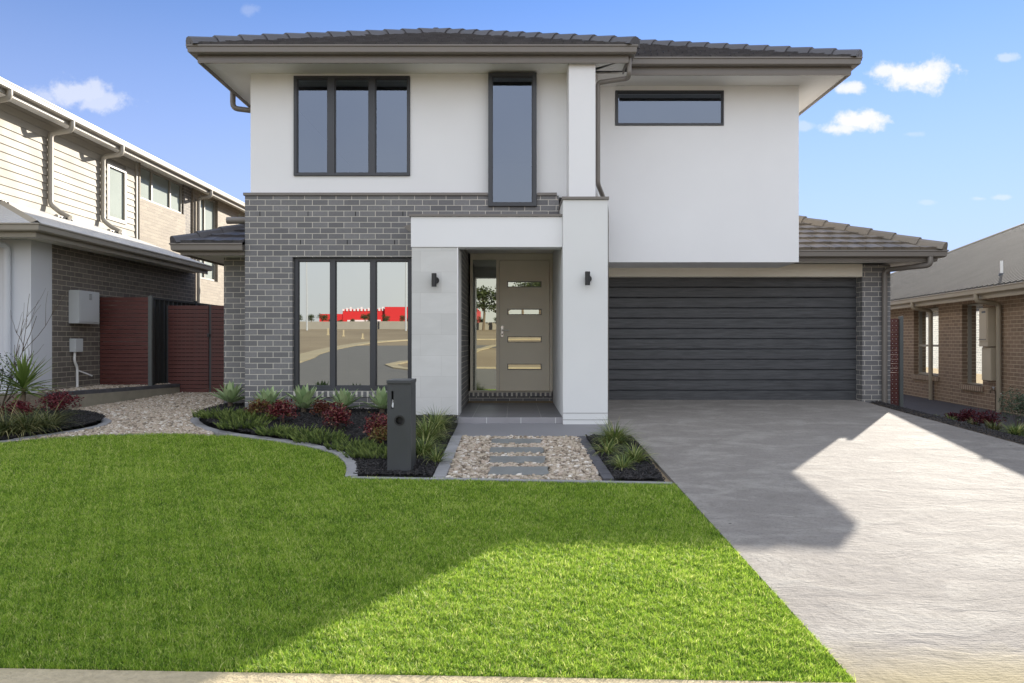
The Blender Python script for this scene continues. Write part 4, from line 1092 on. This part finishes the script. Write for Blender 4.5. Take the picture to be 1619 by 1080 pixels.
for x in (-6.585, -5.85, -5.76):
    m_ = MB()
    for k in range(22): m_.tube([(x, 13.897, .12+k*.0755), (x, 13.9, .12+k*.0755)], .005, 6)
    m_.build('screw_row', 'black', f3)
f4 = thing('side_fence', 'narrow red brown slat fence beside the garage downpipe', 'fence', (6.85, 12.9, -.1))
mb = MB()
for k in range(20): mb.box(6.60, 6.845, 12.93, 12.948, -.14+k*.080, -.064+k*.080)
mb.build('slat_panel', 'redslat', f4)
m_ = MB()
for k in range(20): m_.tube([(6.80, 12.926, -.105+k*.08), (6.80, 12.93, -.105+k*.08)], .006, 6); m_.tube([(6.735, 12.926, -.105+k*.08), (6.735, 12.93, -.105+k*.08)], .006, 6)
m_.build('screw_row', 'pvc', f4)
MB().box(6.847, 6.91, 12.89, 12.955, -.35, 1.50).build('post', 'postgrey', f4, bevel=.003)

# ------------------------------------------------------------------ LETTERBOX
lb = thing('letterbox', 'charcoal metal pillar letterbox standing in the mulch bed', 'letterbox', (-1.15, 7.45, -.27))
bx0, bx1, by0, by1, bz0, bz1 = -1.268, -1.030, 7.30, 7.66, -.32, .625
slot = (-1.226, -1.205, .375, .552)
grid_wall(MB(), 'x', bx0, bx1, bz0, bz1, by0, by0+.012, [slot, (-1.183, -1.107, .219, .295)]).build('front_panel', 'charcoal', lb)
MB().box(bx0, bx0+.01, by0+.0125, by1, bz0, bz1).box(bx1-.01, bx1, by0+.0125, by1, bz0, bz1).box(bx0+.0105, bx1-.0105, by1-.01, by1, bz0, bz1).box(bx0+.011, bx1-.011, by0+.10, by0+.11, bz0, bz1-.01).build('body', 'charcoal', lb)
MB().box(bx0-.006, bx1+.006, by0-.012, by1+.006, bz1+.001, bz1+.036).build('lid', 'charcoal', lb, bevel=.004)
mb = MB().add([(-1.224, by0+.004, .40), (-1.209, by0+.02, .38), (-1.206, by0+.02, .455), (-1.216, by0+.002, .47)], [(0, 1, 2, 3)])
mb.add([(-1.222, by0+.012, .384), (-1.207, by0+.004, .39), (-1.205, by0+.004, .44), (-1.218, by0+.013, .43)], [(0, 1, 2, 3)])
mb.build('leaflet', 'paper', lb)
# newspaper ring with a dark round opening
rg = MB(); k = 24; cx_, cz_ = -1.145, .257
vs = []
for rr_, yy in ((.039, by0-.003), (.039, by0+.098), (.054, by0-.003), (.054, by0-.0005)):
    for j in range(k): a = 2*math.pi*j/k; vs.append((cx_+rr_*math.cos(a), yy, cz_+rr_*math.sin(a)))
rg.add(vs, [(j, (j+1) % k, k+(j+1) % k, k+j) for j in range(k)]+[(j, 2*k+j, 2*k+(j+1) % k, (j+1) % k) for j in range(k)]+[(2*k+j, 3*k+j, 3*k+(j+1) % k, 2*k+(j+1) % k) for j in range(k)])
rg.build('newspaper_tube', 'black', lb, smooth=True)

# ------------------------------------------------------------------ PLANTS
def leaf_strip(mb, p, az, length, w, up0, droop, n=6, fold=.0, tint=.5, shape='lance', twist=0):
    """arching leaf starting at p; up0 elevation at base, droop bends it down"""
    el = up0; q = np.array(p, float); pts = [q.copy()]; dl = length/n; wid = []
    for i in range(n):
        q = q+dl*np.array((math.cos(az)*math.cos(el), math.sin(az)*math.cos(el), math.sin(el))); pts.append(q.copy()); el -= droop/n
    side = np.array((-math.sin(az), math.cos(az), 0)); vs = []
    for i, c in enumerate(pts):
        t = i/n
        if shape == 'lance': ww = w*(.55+.45*math.sin(math.pi*min(1, t*1.35)))*(1-t**3)
        elif shape == 'agave': ww = w*(.5+.5*math.sin(math.pi*min(1, .15+t*.85)))*(1-t**5)
        else: ww = w*(1-t**2)
        up = np.array((0, 0, fold*ww))
        vs += [c-side*ww+up, c, c+side*ww+up]
    fs = []
    for i in range(n): a = 3*i; fs += [(a, a+1, a+4, a+3), (a+1, a+2, a+5, a+4)]
    mb.add(vs, fs, tint)
def agave(px_, y, s, label, seed):
    r = random.Random(seed); x = X(px_, y); z = bedz(x, y)+.01
    t = thing('agave', label, 'agave', (x, y, z), 0, 'agaves along the brick wall')
    mb = MB(); n = 26
    for i in range(n):
        f = i/n; az = i*2.4+r.uniform(-.2, .2); el = R(12+70*f+r.uniform(-6, 6)); ln = s*(.34-.06*f)*r.uniform(.88, 1.1)
        leaf_strip(mb, (x+.02*math.cos(az), y+.02*math.sin(az), z+.05+.05*f), az, ln, .040*s, el, R(-8+r.uniform(-8, 22)*(1-f)), 7, .55, r.uniform(.1, .95), 'agave')
    mb.build('leaves', 'agave', t, smooth=True)
    MB().tube([(x, y, z-.05), (x, y, z+.10)], .045, 10, taper=.7).build('stem', 'stem', t)
agave(364, 11.35, 1.05, 'pale green agave beside the set-back grey brick wall', 1)
agave(425, 10.75, 1.05, 'pale green agave in front of the plain brick left of the window', 2)
agave(480, 10.72, 1.15, 'tall pale agave under the left pane of the window', 3)
agave(544, 10.72, 1.0, 'pale green agave under the middle pane of the window', 4)
agave(604, 10.65, 1.0, 'pale agave under the right pane partly behind the letterbox', 5)

def leaf_cloud(mb, c, rad, n, ls, r, tr=(0, 1), flat=1., shell=.35, updir=.4):
    for i in range(n):
        while True:
            d = np.array([r.gauss(0, 1) for _ in range(3)]); d /= np.linalg.norm(d)
            if d[2] > -.55: break
        f = 1-(1-shell)*r.random()**1.6 if r.random() < .8 else r.random()
        bump = 1+.22*math.sin(d[0]*5+c[0]*9)*math.cos(d[1]*4+c[1]*7)+.12*math.sin(d[2]*9+c[0]*3)
        p = np.array(c)+d*f*bump*np.array((rad, rad, rad*flat))
        a = r.uniform(0, 2*math.pi); e = r.uniform(-.3, 1.1); u = np.array((math.cos(a)*math.cos(e), math.sin(a)*math.cos(e), math.sin(e)))
        w = np.cross(u, (r.gauss(0, 1), r.gauss(0, 1), r.gauss(0, 1)+updir)); w /= np.linalg.norm(w)+1e-6
        l = ls*r.uniform(.6, 1.3); ww = l*.28
        mb.add([p, p+u*l*.5+w*ww, p+u*l, p+u*l*.5-w*ww], [(0, 1, 2, 3)], min(.999, max(0, r.uniform(*tr))))
def shrub(name, x, y, z, rad, n, ls, mat, label, cat, group, seed, flat=.95, tr=(0, 1), tr_low=None, h=None):
    r = random.Random(seed); t = thing(name, label, cat, (x, y, z), 0, group)
    mb = MB(); hh = rad*.95 if h is None else h
    leaf_cloud(mb, (x, y, z+hh), rad, n, ls, r, tr, flat)
    for k in range(4):
        a = r.uniform(0, 6.28); leaf_cloud(mb, (x+math.cos(a)*rad*.5, y+math.sin(a)*rad*.5, z+hh+r.uniform(-.3, .35)*rad), rad*.55, n//5, ls, r, tr, flat)
    if tr_low: leaf_cloud(mb, (x+rad*.15, y-rad*.25, z+hh*.45), rad*.7, n//3, ls, r, tr_low, .7)
    mb.build('foliage', mat, t)
    st = MB()
    for k in range(9):
        a = r.uniform(0, 6.28); q = rad*r.uniform(.2, .7)
        st.tube([(x+.01*k*math.cos(a), y, z-.03), (x+q*.4*math.cos(a), y+q*.4*math.sin(a), z+hh*.5), (x+q*math.cos(a), y+q*math.sin(a), z+hh*1.2)], .005, 5, taper=.4)
    st.build('stem', 'stem', t)
    return t
NG = 'nandinas in the main garden bed'
def nand(px_, y, rad, label, seed, mat='nandina', n=900, **kw):
    x = X(px_, y); shrub('nandina', x, y, bedz(x, y)-.01, rad, n, .034, mat, label, 'nandina', NG, seed, **kw)
nand(409, 10.25, .15, 'bronze and yellow tipped nandina below the second agave', 11, 'nandina_mix', 600)
nand(447, 9.85, .185, 'deep red nandina between the second and third agaves', 12)
nand(507, 10.25, .14, 'bronze nandina between the third and fourth agaves', 13, 'nandina_mix', 600, tr=(0, .6))
nand(533, 9.45, .185, 'deep red nandina below the fourth agave', 14)
nand(598, 8.85, .185, 'red nandina with orange lower leaves beside the letterbox', 15, 'nandina', 800, tr_low=None)
x = X(603, 8.70); shrub('nandina', x, 8.65, bedz(x, 8.65)-.02, .14, 420, .032, 'nandina_mix', 'small orange and yellow nandina at the left foot of the letterbox', 'nandina', NG, 16, tr=(.35, 1))

def ground_cover(x, y, z, rad, label, seed, n=90, group='low spreading shrubs in the main bed', mat='cover'):
    r = random.Random(seed); t = thing('spreading_shrub', label, 'shrub', (x, y, z), 0, group)
    mb = MB()
    for i in range(n):
        a = r.uniform(0, 6.28); q = rad*math.sqrt(r.random()); bx_, by_ = x+q*math.cos(a)*1.25, y+q*math.sin(a)*.85
        hgt = r.uniform(.05, .15)*(1.2-.6*q/rad)*(.7+.5*math.sin(bx_*19+by_*23)**2); lean = r.uniform(.2, 1.3); la = a+r.uniform(-.8, .8); tn = r.uniform(0, .8)
        m = 9
        for k in range(m):
            f = k/m; c = (bx_+math.cos(la)*lean*hgt*f, by_+math.sin(la)*lean*hgt*f, z+hgt*f)
            for s in range(3):
                az = k*2.4+s*2.1; l = .022*(1.2-.5*f); e = .5+.7*f
                u = np.array((math.cos(az)*math.cos(e), math.sin(az)*math.cos(e), math.sin(e))); w = np.array((-math.sin(az), math.cos(az), 0))*.0042
                c_ = np.array(c); mb.add([c_-w, c_+w, c_+u*l+w*.6, c_+u*l-w*.6], [(0, 1, 2, 3)], min(.99, tn+.25*f))
    mb.build('foliage', mat, t)
for k, (px_, y, rad, l) in enumerate([(352, 10.35, .34, 'dark low spreading shrub at the left tip of the bed'), (392, 10.05, .30, 'dark low spreading shrub in front of the bronze nandina'), (382, 9.62, .24, 'flat dark shrub close to the curved edging left end'),
        (437, 9.25, .20, 'small low shrub near the edging under the red nandina'), (478, 9.1, .24, 'low light green shrub between the two red nandinas'), (508, 8.85, .27, 'bright green low shrub at the edging mid curve'),
        (560, 8.45, .24, 'low green shrub in front of the fourth agave nandina'), (592, 8.05, .26, 'upright low green shrub left of the letterbox base'), (628, 8.2, .2, 'low green shrub tucked behind the letterbox base')]):
    x = X(px_, y); ground_cover(x, y, bedz(x, y)+.0, rad, l, 30+k, n=int(165*rad/.25))

def grass_clump(x, y, z, s, n, mat, label, cat, group, seed, w=.0045, name='grass_tuft', up=(35, 88), droop=(40, 120)):
    r = random.Random(seed); t = thing(name, label, cat, (x, y, z), 0, group); mb = MB()
    for i in range(n):
        az = r.uniform(0, 6.28); q = r.random()*.055*s/.3
        leaf_strip(mb, (x+q*math.cos(az), y+q*math.sin(az), z-.01), az+r.uniform(-.4, .4), s*r.uniform(.55, 1.1), w*r.uniform(.7, 1.3), R(r.uniform(*up)), R(r.uniform(*droop)), 6, .3, r.random()**1.3*.98, 'grass')
    mb.build('blades', mat, t)
GG = 'strappy grass tufts beside the entry path'
for px_, y, s, n, l, sd in ((690, 9.5, .42, 260, 'tall strappy grass against the stone pier', 1), (675, 8.9, .42, 320, 'strappy grass tuft behind the letterbox', 2), (670, 8.1, .34, 300, 'dense lime strappy grass at the right side of the letterbox', 3), (690, 7.75, .28, 90, 'sparse strappy grass near the path pavers by the letterbox', 4)):
    x = X(px_, y); grass_clump(x, y, bedz(x, y), s, n, 'strappy', l, 'grass tuft', GG, 100+sd)
for px_, y, s, n, l, sd in ((972, 8.75, .42, 380, 'largest strappy grass tuft in the driveway bed', 1), (960, 8.2, .28, 130, 'small strappy grass beside the dark paver row', 2), (1002, 7.75, .32, 220, 'lime strappy grass nearest the driveway edge', 3), (985, 7.45, .25, 120, 'low strappy grass at the lawn end of the driveway bed', 4)):
    x = X(px_, y); grass_clump(x, y, plane(x, y)+.01, s, n, 'strappy', l, 'grass tuft', GG, 110+sd)

# left garden
lz_ = lambda x, y: plane(x, y)+.07
shrub('nandina', X(24, 9.9), 9.9, lz_(0, 9.9), .20, 700, .032, 'nandina', 'dark red nandina in front of the yucca', 'nandina', 'nandinas in the left bed', 51, flat=.6, tr=(0, .8))
shrub('nandina', X(94, 10.35), 10.35, lz_(0, 10.35), .24, 1100, .032, 'nandina', 'wide dark red nandina right of the yucca trunk', 'nandina', 'nandinas in the left bed', 52, flat=.62, tr=(0, .8))
LG = 'strappy grasses in the left bed'
for px_, y, s, n, l, sd in ((8, 9.25, .62, 260, 'arching olive grass at the photo edge by the lawn', 1), (45, 9.4, .62, 260, 'wide arching olive grass in front of the red nandina', 2), (76, 9.7, .52, 170, 'thin upright olive grass below the retaining wall', 3), (-45, 9.4, .5, 110, 'olive grass partly outside the view by the lawn', 4)):
    x = X(px_, y); grass_clump(x, y, plane(x, y)+.03, s, n, 'strappy_dark', l, 'grass tuft', LG, 120+sd, w=.006, up=(30, 75), droop=(50, 120))
# yucca
yx, yy = X(37, 10.55), 10.55; yz = plane(yx, yy)+.05
t = thing('yucca', 'yucca with long sword leaves on a thin trunk', 'yucca', (yx, yy, yz))
MB().tube([(yx, yy, yz-.05), (yx-.01, yy, yz+.15), (yx+.005, yy, yz+.32), (yx, yy, yz+.44)], .032, 10, taper=.8).build('trunk', 'bark', t, smooth=True)
mb = MB(); r = random.Random(5)
for i in range(56):
    f = i/56; az = i*2.4+r.uniform(-.2, .2); el = R(-15+100*f**.8+r.uniform(-8, 8)); ln = r.uniform(.48, .66)*(1 if f < .8 else .85)
    leaf_strip(mb, (yx, yy, yz+.36+.14*f), az, ln, .024, el, R(r.uniform(5, 45)*(1-f)), 7, .6, min(.99, max(0, r.gauss(.4, .2))), 'lance')
for az, ln, el in ((-.3, .62, .25), (.15, .6, .3), (-2.9, .55, -.1)): leaf_strip(mb, (yx, yy, yz+.40), az, ln, .016, el, .5, 8, .6, .5, 'lance')
mb.build('leaves', 'yucca', t)
for k, (px_, y, rad, h, l) in enumerate(((-8, 10.6, .36, .62, 'grey leaved shrub at the photo edge behind the yucca'),)):
    x = X(px_, y); shrub('shrub', x, y, plane(x, y), rad, 800, .035, 'greyshrub', l, 'shrub', None, 60, h=h, flat=1.1, tr=(0, .85))
# bare twiggy shrub
bxx, byy = X(2, 10.9), 10.9; t = thing('bare_shrub', 'leafless twiggy shrub against the pale rendered pier', 'shrub', (bxx, byy, .1)); mb = MB(); r = random.Random(9)
def twig(p, az, el, ln, rad, d):
    q = [np.array(p)]
    for k in range(5):
        az += r.uniform(-.25, .25); el += r.uniform(-.15, .2)
        q.append(q[-1]+ln/5*np.array((math.cos(az)*math.cos(el), math.sin(az)*math.cos(el)*.4, math.sin(el))))
    mb.tube(q, rad, 5, taper=.45)
    if d:
        for k in range(3): twig(q[r.randint(2, 4)], az+r.uniform(-1, 1), el+r.uniform(-.7, .3), ln*.6, rad*.6, d-1)
for a, e, l_ in ((.1, 1.2, 1.0), (.2, 1.0, .9), (2.8, 1.2, .9), (.05, 1.35, 1.5), (.3, .8, .75)): twig((bxx, byy, .05), a, e, l_, .009, 2)
mb.build('branches', 'stem', t)

# right strip
RG = 'shrubs in the strip beside the tan brick house'
for px_, y, rad, l, sd in ((1532, 11.0, .17, 'purple nandina nearest the red side fence', 1), (1563, 10.6, .19, 'purple nandina between two green tufts beside the driveway', 2), (1508, 11.6, .13, 'small dark purple nandina in the driveway strip', 3)):
    x = X(px_, y); shrub('nandina', x, y, zr(x, y)-.02, rad, 600, .032, 'nandina', l, 'nandina', RG, 70+sd, tr=(0, .45), flat=.8)
x = X(1612, 10.9); shrub('shrub', x, 10.9, zr(x, 10.9), .30, 1500, .03, 'greyshrub', 'grey green shrub with tiny white flowers beside the driveway', 'shrub', RG, 75, flat=1.1, h=.38)
for px_, y, s, n, l, sd in ((1606, 9.9, .30, 240, 'bright strappy grass in front of the grey green shrub', 1), (1572, 10.3, .24, 170, 'dark strappy grass at the driveway edge', 2), (1540, 10.75, .20, 130, 'low strappy grass below the purple nandina', 3), (1503, 11.3, .18, 100, 'pale strappy grass left of the purple nandinas', 4), (1480, 11.7, .14, 80, 'small dry grass tuft near the side path', 5), (1640, 9.6, .3, 180, 'bright strappy grass at the photo edge', 6)):
    x = X(px_, y); grass_clump(x, y, zr(x, y), s, n, 'strappy' if sd in (1, 4, 6) else 'strappy_dark', l, 'grass tuft', 'grass tufts beside the driveway', 130+sd, w=.006)

# ------------------------------------------------------------------ ACROSS THE ROAD (seen in the window reflections)
def zb(y): return zg(0, y)
wh = thing('warehouse', 'long bright red warehouse across the road', 'warehouse', (-30, -130, zb(-130)))
mb = MB().box(-27, -8, -150, -130, zb(-130)-.5, 8.3).box(-36, -27, -148, -131, zb(-130)-.5, 7.9).box(-41, -36, -148, -131.2, zb(-130)-.5, 6.9); mb.build('wall', 'wh_red', wh)
MB().box(-35, -28, -130.9, -130.8, 4.6, 5.6).build('white_cladding', 'wh_white', wh)
mb = MB()
for k in range(12): mb.box(-36+k*.75, -35.6+k*.75, -130.95, -130.75, 7.5, 7.95+.2*(k % 3))
mb.build('parapet_sign', 'wh_white', wh)
wl_ = MB().box(-150, 60, -66.2, -66, zb(-66)-.4, zb(-66)+.95).build('boundary_wall', 'cream_board'); tag(wl_, 'long pale concrete wall beyond the dirt plots', 'wall')
kk = ribbon(catmull(ROADL, 4), 1.1, lambda x, y: zb(y)+.07, .1, 3, 0).build('kerb', 'kerbm'); tag(kk, 'pale kerb on the far side of the road', 'kerb', kind='structure')
kk = ribbon(catmull(ISL, 4), .5, lambda x, y: zb(y)+.07, .1, 2, 0).build('kerb', 'kerbm'); tag(kk, 'pale kerb of the road island', 'kerb', kind='structure')
def street_light(x, y, h, l):
    z = zb(y); t = thing('street_light', l, 'street light', (x, y, z), 0, 'street lights across the road')
    MB().tube([(x, y, z), (x, y, z+h)], .11, 8, taper=.6).build('pole', 'galv', t); MB().tube([(x, y, z+h), (x+1.4, y, z+h+.3)], .06, 6).build('arm', 'galv', t)
    MB().box(x+1.2, x+1.9, y-.12, y+.12, z+h+.22, z+h+.36).build('lamp_head', 'galv', t)
street_light(-12.2, -60, 9, 'street light pole reflected in the right window pane'); street_light(-24, -62, 8, 'thin street light pole reflected in the middle window pane')
def tree(x, y, h, seed, label, group, mat='treeleaf'):
    r = random.Random(seed); z = zb(y); t = thing('tree', label, 'tree', (x, y, z), 0, group)
    tr = MB().tube([(x, y, z), (x+.1, y, z+h*.35), (x-.05, y, z+h*.6)], h*.03, 8, taper=.5)
    mb = MB()
    for k in range(7):
        a = r.uniform(0, 6.28); q = h*.22*r.random(); c = (x+q*math.cos(a), y+q*math.sin(a), z+h*r.uniform(.45, .85))
        tr.tube([(x, y, z+h*.4), c], h*.012, 5, taper=.4); leaf_cloud(mb, c, h*.2, 160, h*.055, r, (0, 1), .8)
    tr.build('trunk', 'bark', t); mb.build('crown', mat, t)
r = random.Random(3)
for k in range(14): tree(-3.5+k*1.6+r.uniform(-.5, .5), -62+r.uniform(-6, 0), r.uniform(5, 8), 200+k, 'dark gum tree across the road reflected in the sidelight', 'gum trees across the road')
for k in range(44): tree(-60+k*1.5+r.uniform(-.6, .6), -78+r.uniform(-6, 3), r.uniform(1.3, 2.3), 240+k, 'low dark tree behind the pale concrete wall', 'low trees behind the concrete wall')
t = thing('sapling', 'staked bare street sapling across the road', 'tree', (-2.55, -6.0, zb(-6)))
MB().tube([(-2.55, -6, zb(-6)), (-2.5, -6, 1.2), (-2.62, -6, 2.4)], .02, 6, taper=.4).build('trunk', 'bark', t)
t2 = thing('tree_stake', 'timber stake beside the street sapling', 'stake', (-2.8, -6.1, zb(-6)))
MB().tube([(-2.8, -6.1, zb(-6)), (-2.76, -6.1, 1.5)], .025, 6).build('stake', 'timber', t2)
r = random.Random(8)
for k in range(7):
    x, y = -26+k*3.4+r.uniform(-1, 1), -44+r.uniform(-8, 6)
    o = MB().box(x-.06, x+.06, y-.06, y+.06, zb(y), zb(y)+r.uniform(.45, .8)).box(x-.12, x+.12, y-.12, y+.12, zb(y), zb(y)+.1).build('service_marker', 'kerbm')
    tag(o, 'pale service marker standing on the empty dirt plots', 'marker', 'service markers on the empty plots')

# ------------------------------------------------------------------ LIGHT
d = np.array((-1.60, -2.28, -1.0)); d /= np.linalg.norm(d)
sun = bpy.data.lights.new('sun', 'SUN'); so = bpy.data.objects.new('sun', sun); col.objects.link(so)
from mathutils import Vector
so.rotation_euler = Vector(d).to_track_quat('-Z', 'Y').to_euler(); so.location = (20, 30, 20)
sun.energy = 4.8; sun.angle = R(.55); sun.color = (1, .93, .82)
el = math.asin(-d[2]); az = math.atan2(-d[0], -d[1])
w = bpy.data.worlds.new('World'); scene.world = w; w.use_nodes = True
nt = w.node_tree; nt.nodes.clear(); out = N(nt, 'ShaderNodeOutputWorld'); bg = N(nt, 'ShaderNodeBackground')
sk = N(nt, 'ShaderNodeTexSky'); sk.sky_type = 'NISHITA'; sk.sun_disc = False; sk.sun_elevation = el; sk.sun_rotation = az
sk.air_density = 1.0; sk.dust_density = .0; sk.ozone_density = 3.0; sk.altitude = 0
tc = N(nt, 'ShaderNodeTexCoord'); gv = tc.outputs['Generated']
sp = N(nt, 'ShaderNodeSeparateXYZ'); L(nt, gv, sp.inputs[0])
yc = math_n(nt, 'MAXIMUM', sp.outputs[1], .02)
u = math_n(nt, 'DIVIDE', sp.outputs[0], yc); v = math_n(nt, 'DIVIDE', sp.outputs[2], yc)
cbn = N(nt, 'ShaderNodeCombineXYZ'); L(nt, u, cbn.inputs[0]); L(nt, v, cbn.inputs[1])
nz = noise(nt, cbn.outputs[0], 22, 7, .6); nz2 = noise(nt, cbn.outputs[0], 60, 5, .6)
nn_ = math_n(nt, 'ADD', math_n(nt, 'MULTIPLY', math_n(nt, 'SUBTRACT', nz, .5), 2.6), math_n(nt, 'MULTIPLY', math_n(nt, 'SUBTRACT', nz2, .5), 1.5))
acc = None
for px_, py_, a, b, s in ((1448, 120, 58, 20, 1.), (1478, 122, 26, 26, .9), (1395, 112, 28, 14, .9), (1345, 138, 24, 10, .9), (1358, 192, 52, 18, 1.), (1340, 203, 38, 10, .9), (1590, 91, 18, 7, .4),
                        (115, 148, 62, 22, .55), (160, 160, 55, 16, .5), (70, 150, 30, 18, .4), (1272, 200, 12, 8, .3), (1585, 312, 22, 5, .35), (1550, 314, 14, 4, .3), (1440, 212, 20, 5, .2), (395, 15, 16, 12, .15), (1465, 320, 12, 4, .2)):
    uu = math_n(nt, 'DIVIDE', math_n(nt, 'SUBTRACT', u, (px_-CX)/F), a/F); vv = math_n(nt, 'DIVIDE', math_n(nt, 'SUBTRACT', v, (CY-py_)/F), b/F)
    dd = math_n(nt, 'SQRT', math_n(nt, 'ADD', math_n(nt, 'MULTIPLY', uu, uu), math_n(nt, 'MULTIPLY', vv, vv)))
    mk = maprange(nt, math_n(nt, 'ADD', dd, nn_), 1.25, .35, 0, s, True)
    acc = mk if acc is None else math_n(nt, 'MAXIMUM', acc, mk)
front = math_n(nt, 'GREATER_THAN', sp.outputs[1], .05)
acc = math_n(nt, 'MULTIPLY', acc, front)
SKY = 1.0
hs = N(nt, 'ShaderNodeHueSaturation'); hs.inputs['Saturation'].default_value = 1.0; L(nt, mixc(nt, 1.0, sk.outputs[0], (.45, .505, .66), 'MULTIPLY'), hs.inputs['Color'])
# street-side haze, brightened and spread overhead out of view as added fill light
hz = maprange(nt, sp.outputs[1], .78, .10, 0, 1, True)
hn = maprange(nt, noise(nt, gv, 2.2, 5), .3, .7, .75, 1)
hz = math_n(nt, 'MULTIPLY', hz, hn)
low = maprange(nt, sp.outputs[2], 1., .0, .8, 1)
hz = math_n(nt, 'MULTIPLY', hz, low)
hzn = maprange(nt, sp.outputs[2], .44, .02, .0, .95)
fsky = mixc(nt, hzn, hs.outputs[0], (2.0, 2.3, 3.6))
c1 = mixc(nt, math_n(nt, 'MULTIPLY', hz, .95), fsky, mixc(nt, maprange(nt, sp.outputs[2], .0, .38), (5.9, 5.75, 5.1), (5.5, 5.85, 6.5)))
c2 = mixc(nt, acc, c1, (3.5, 3.5, 3.6))
L(nt, c2, bg.inputs[0]); bg.inputs[1].default_value = .11
L(nt, bg.outputs[0], out.inputs[0])

scene.view_settings.view_transform = 'Standard'; scene.view_settings.look = 'None'; scene.view_settings.gamma = 1
scene.view_settings.exposure = 1.41
scene.cycles.max_bounces = 10; scene.cycles.diffuse_bounces = 7; scene.cycles.transparent_max_bounces = 12; scene.cycles.caustics_reflective = False
scene.cycles.use_denoising = True
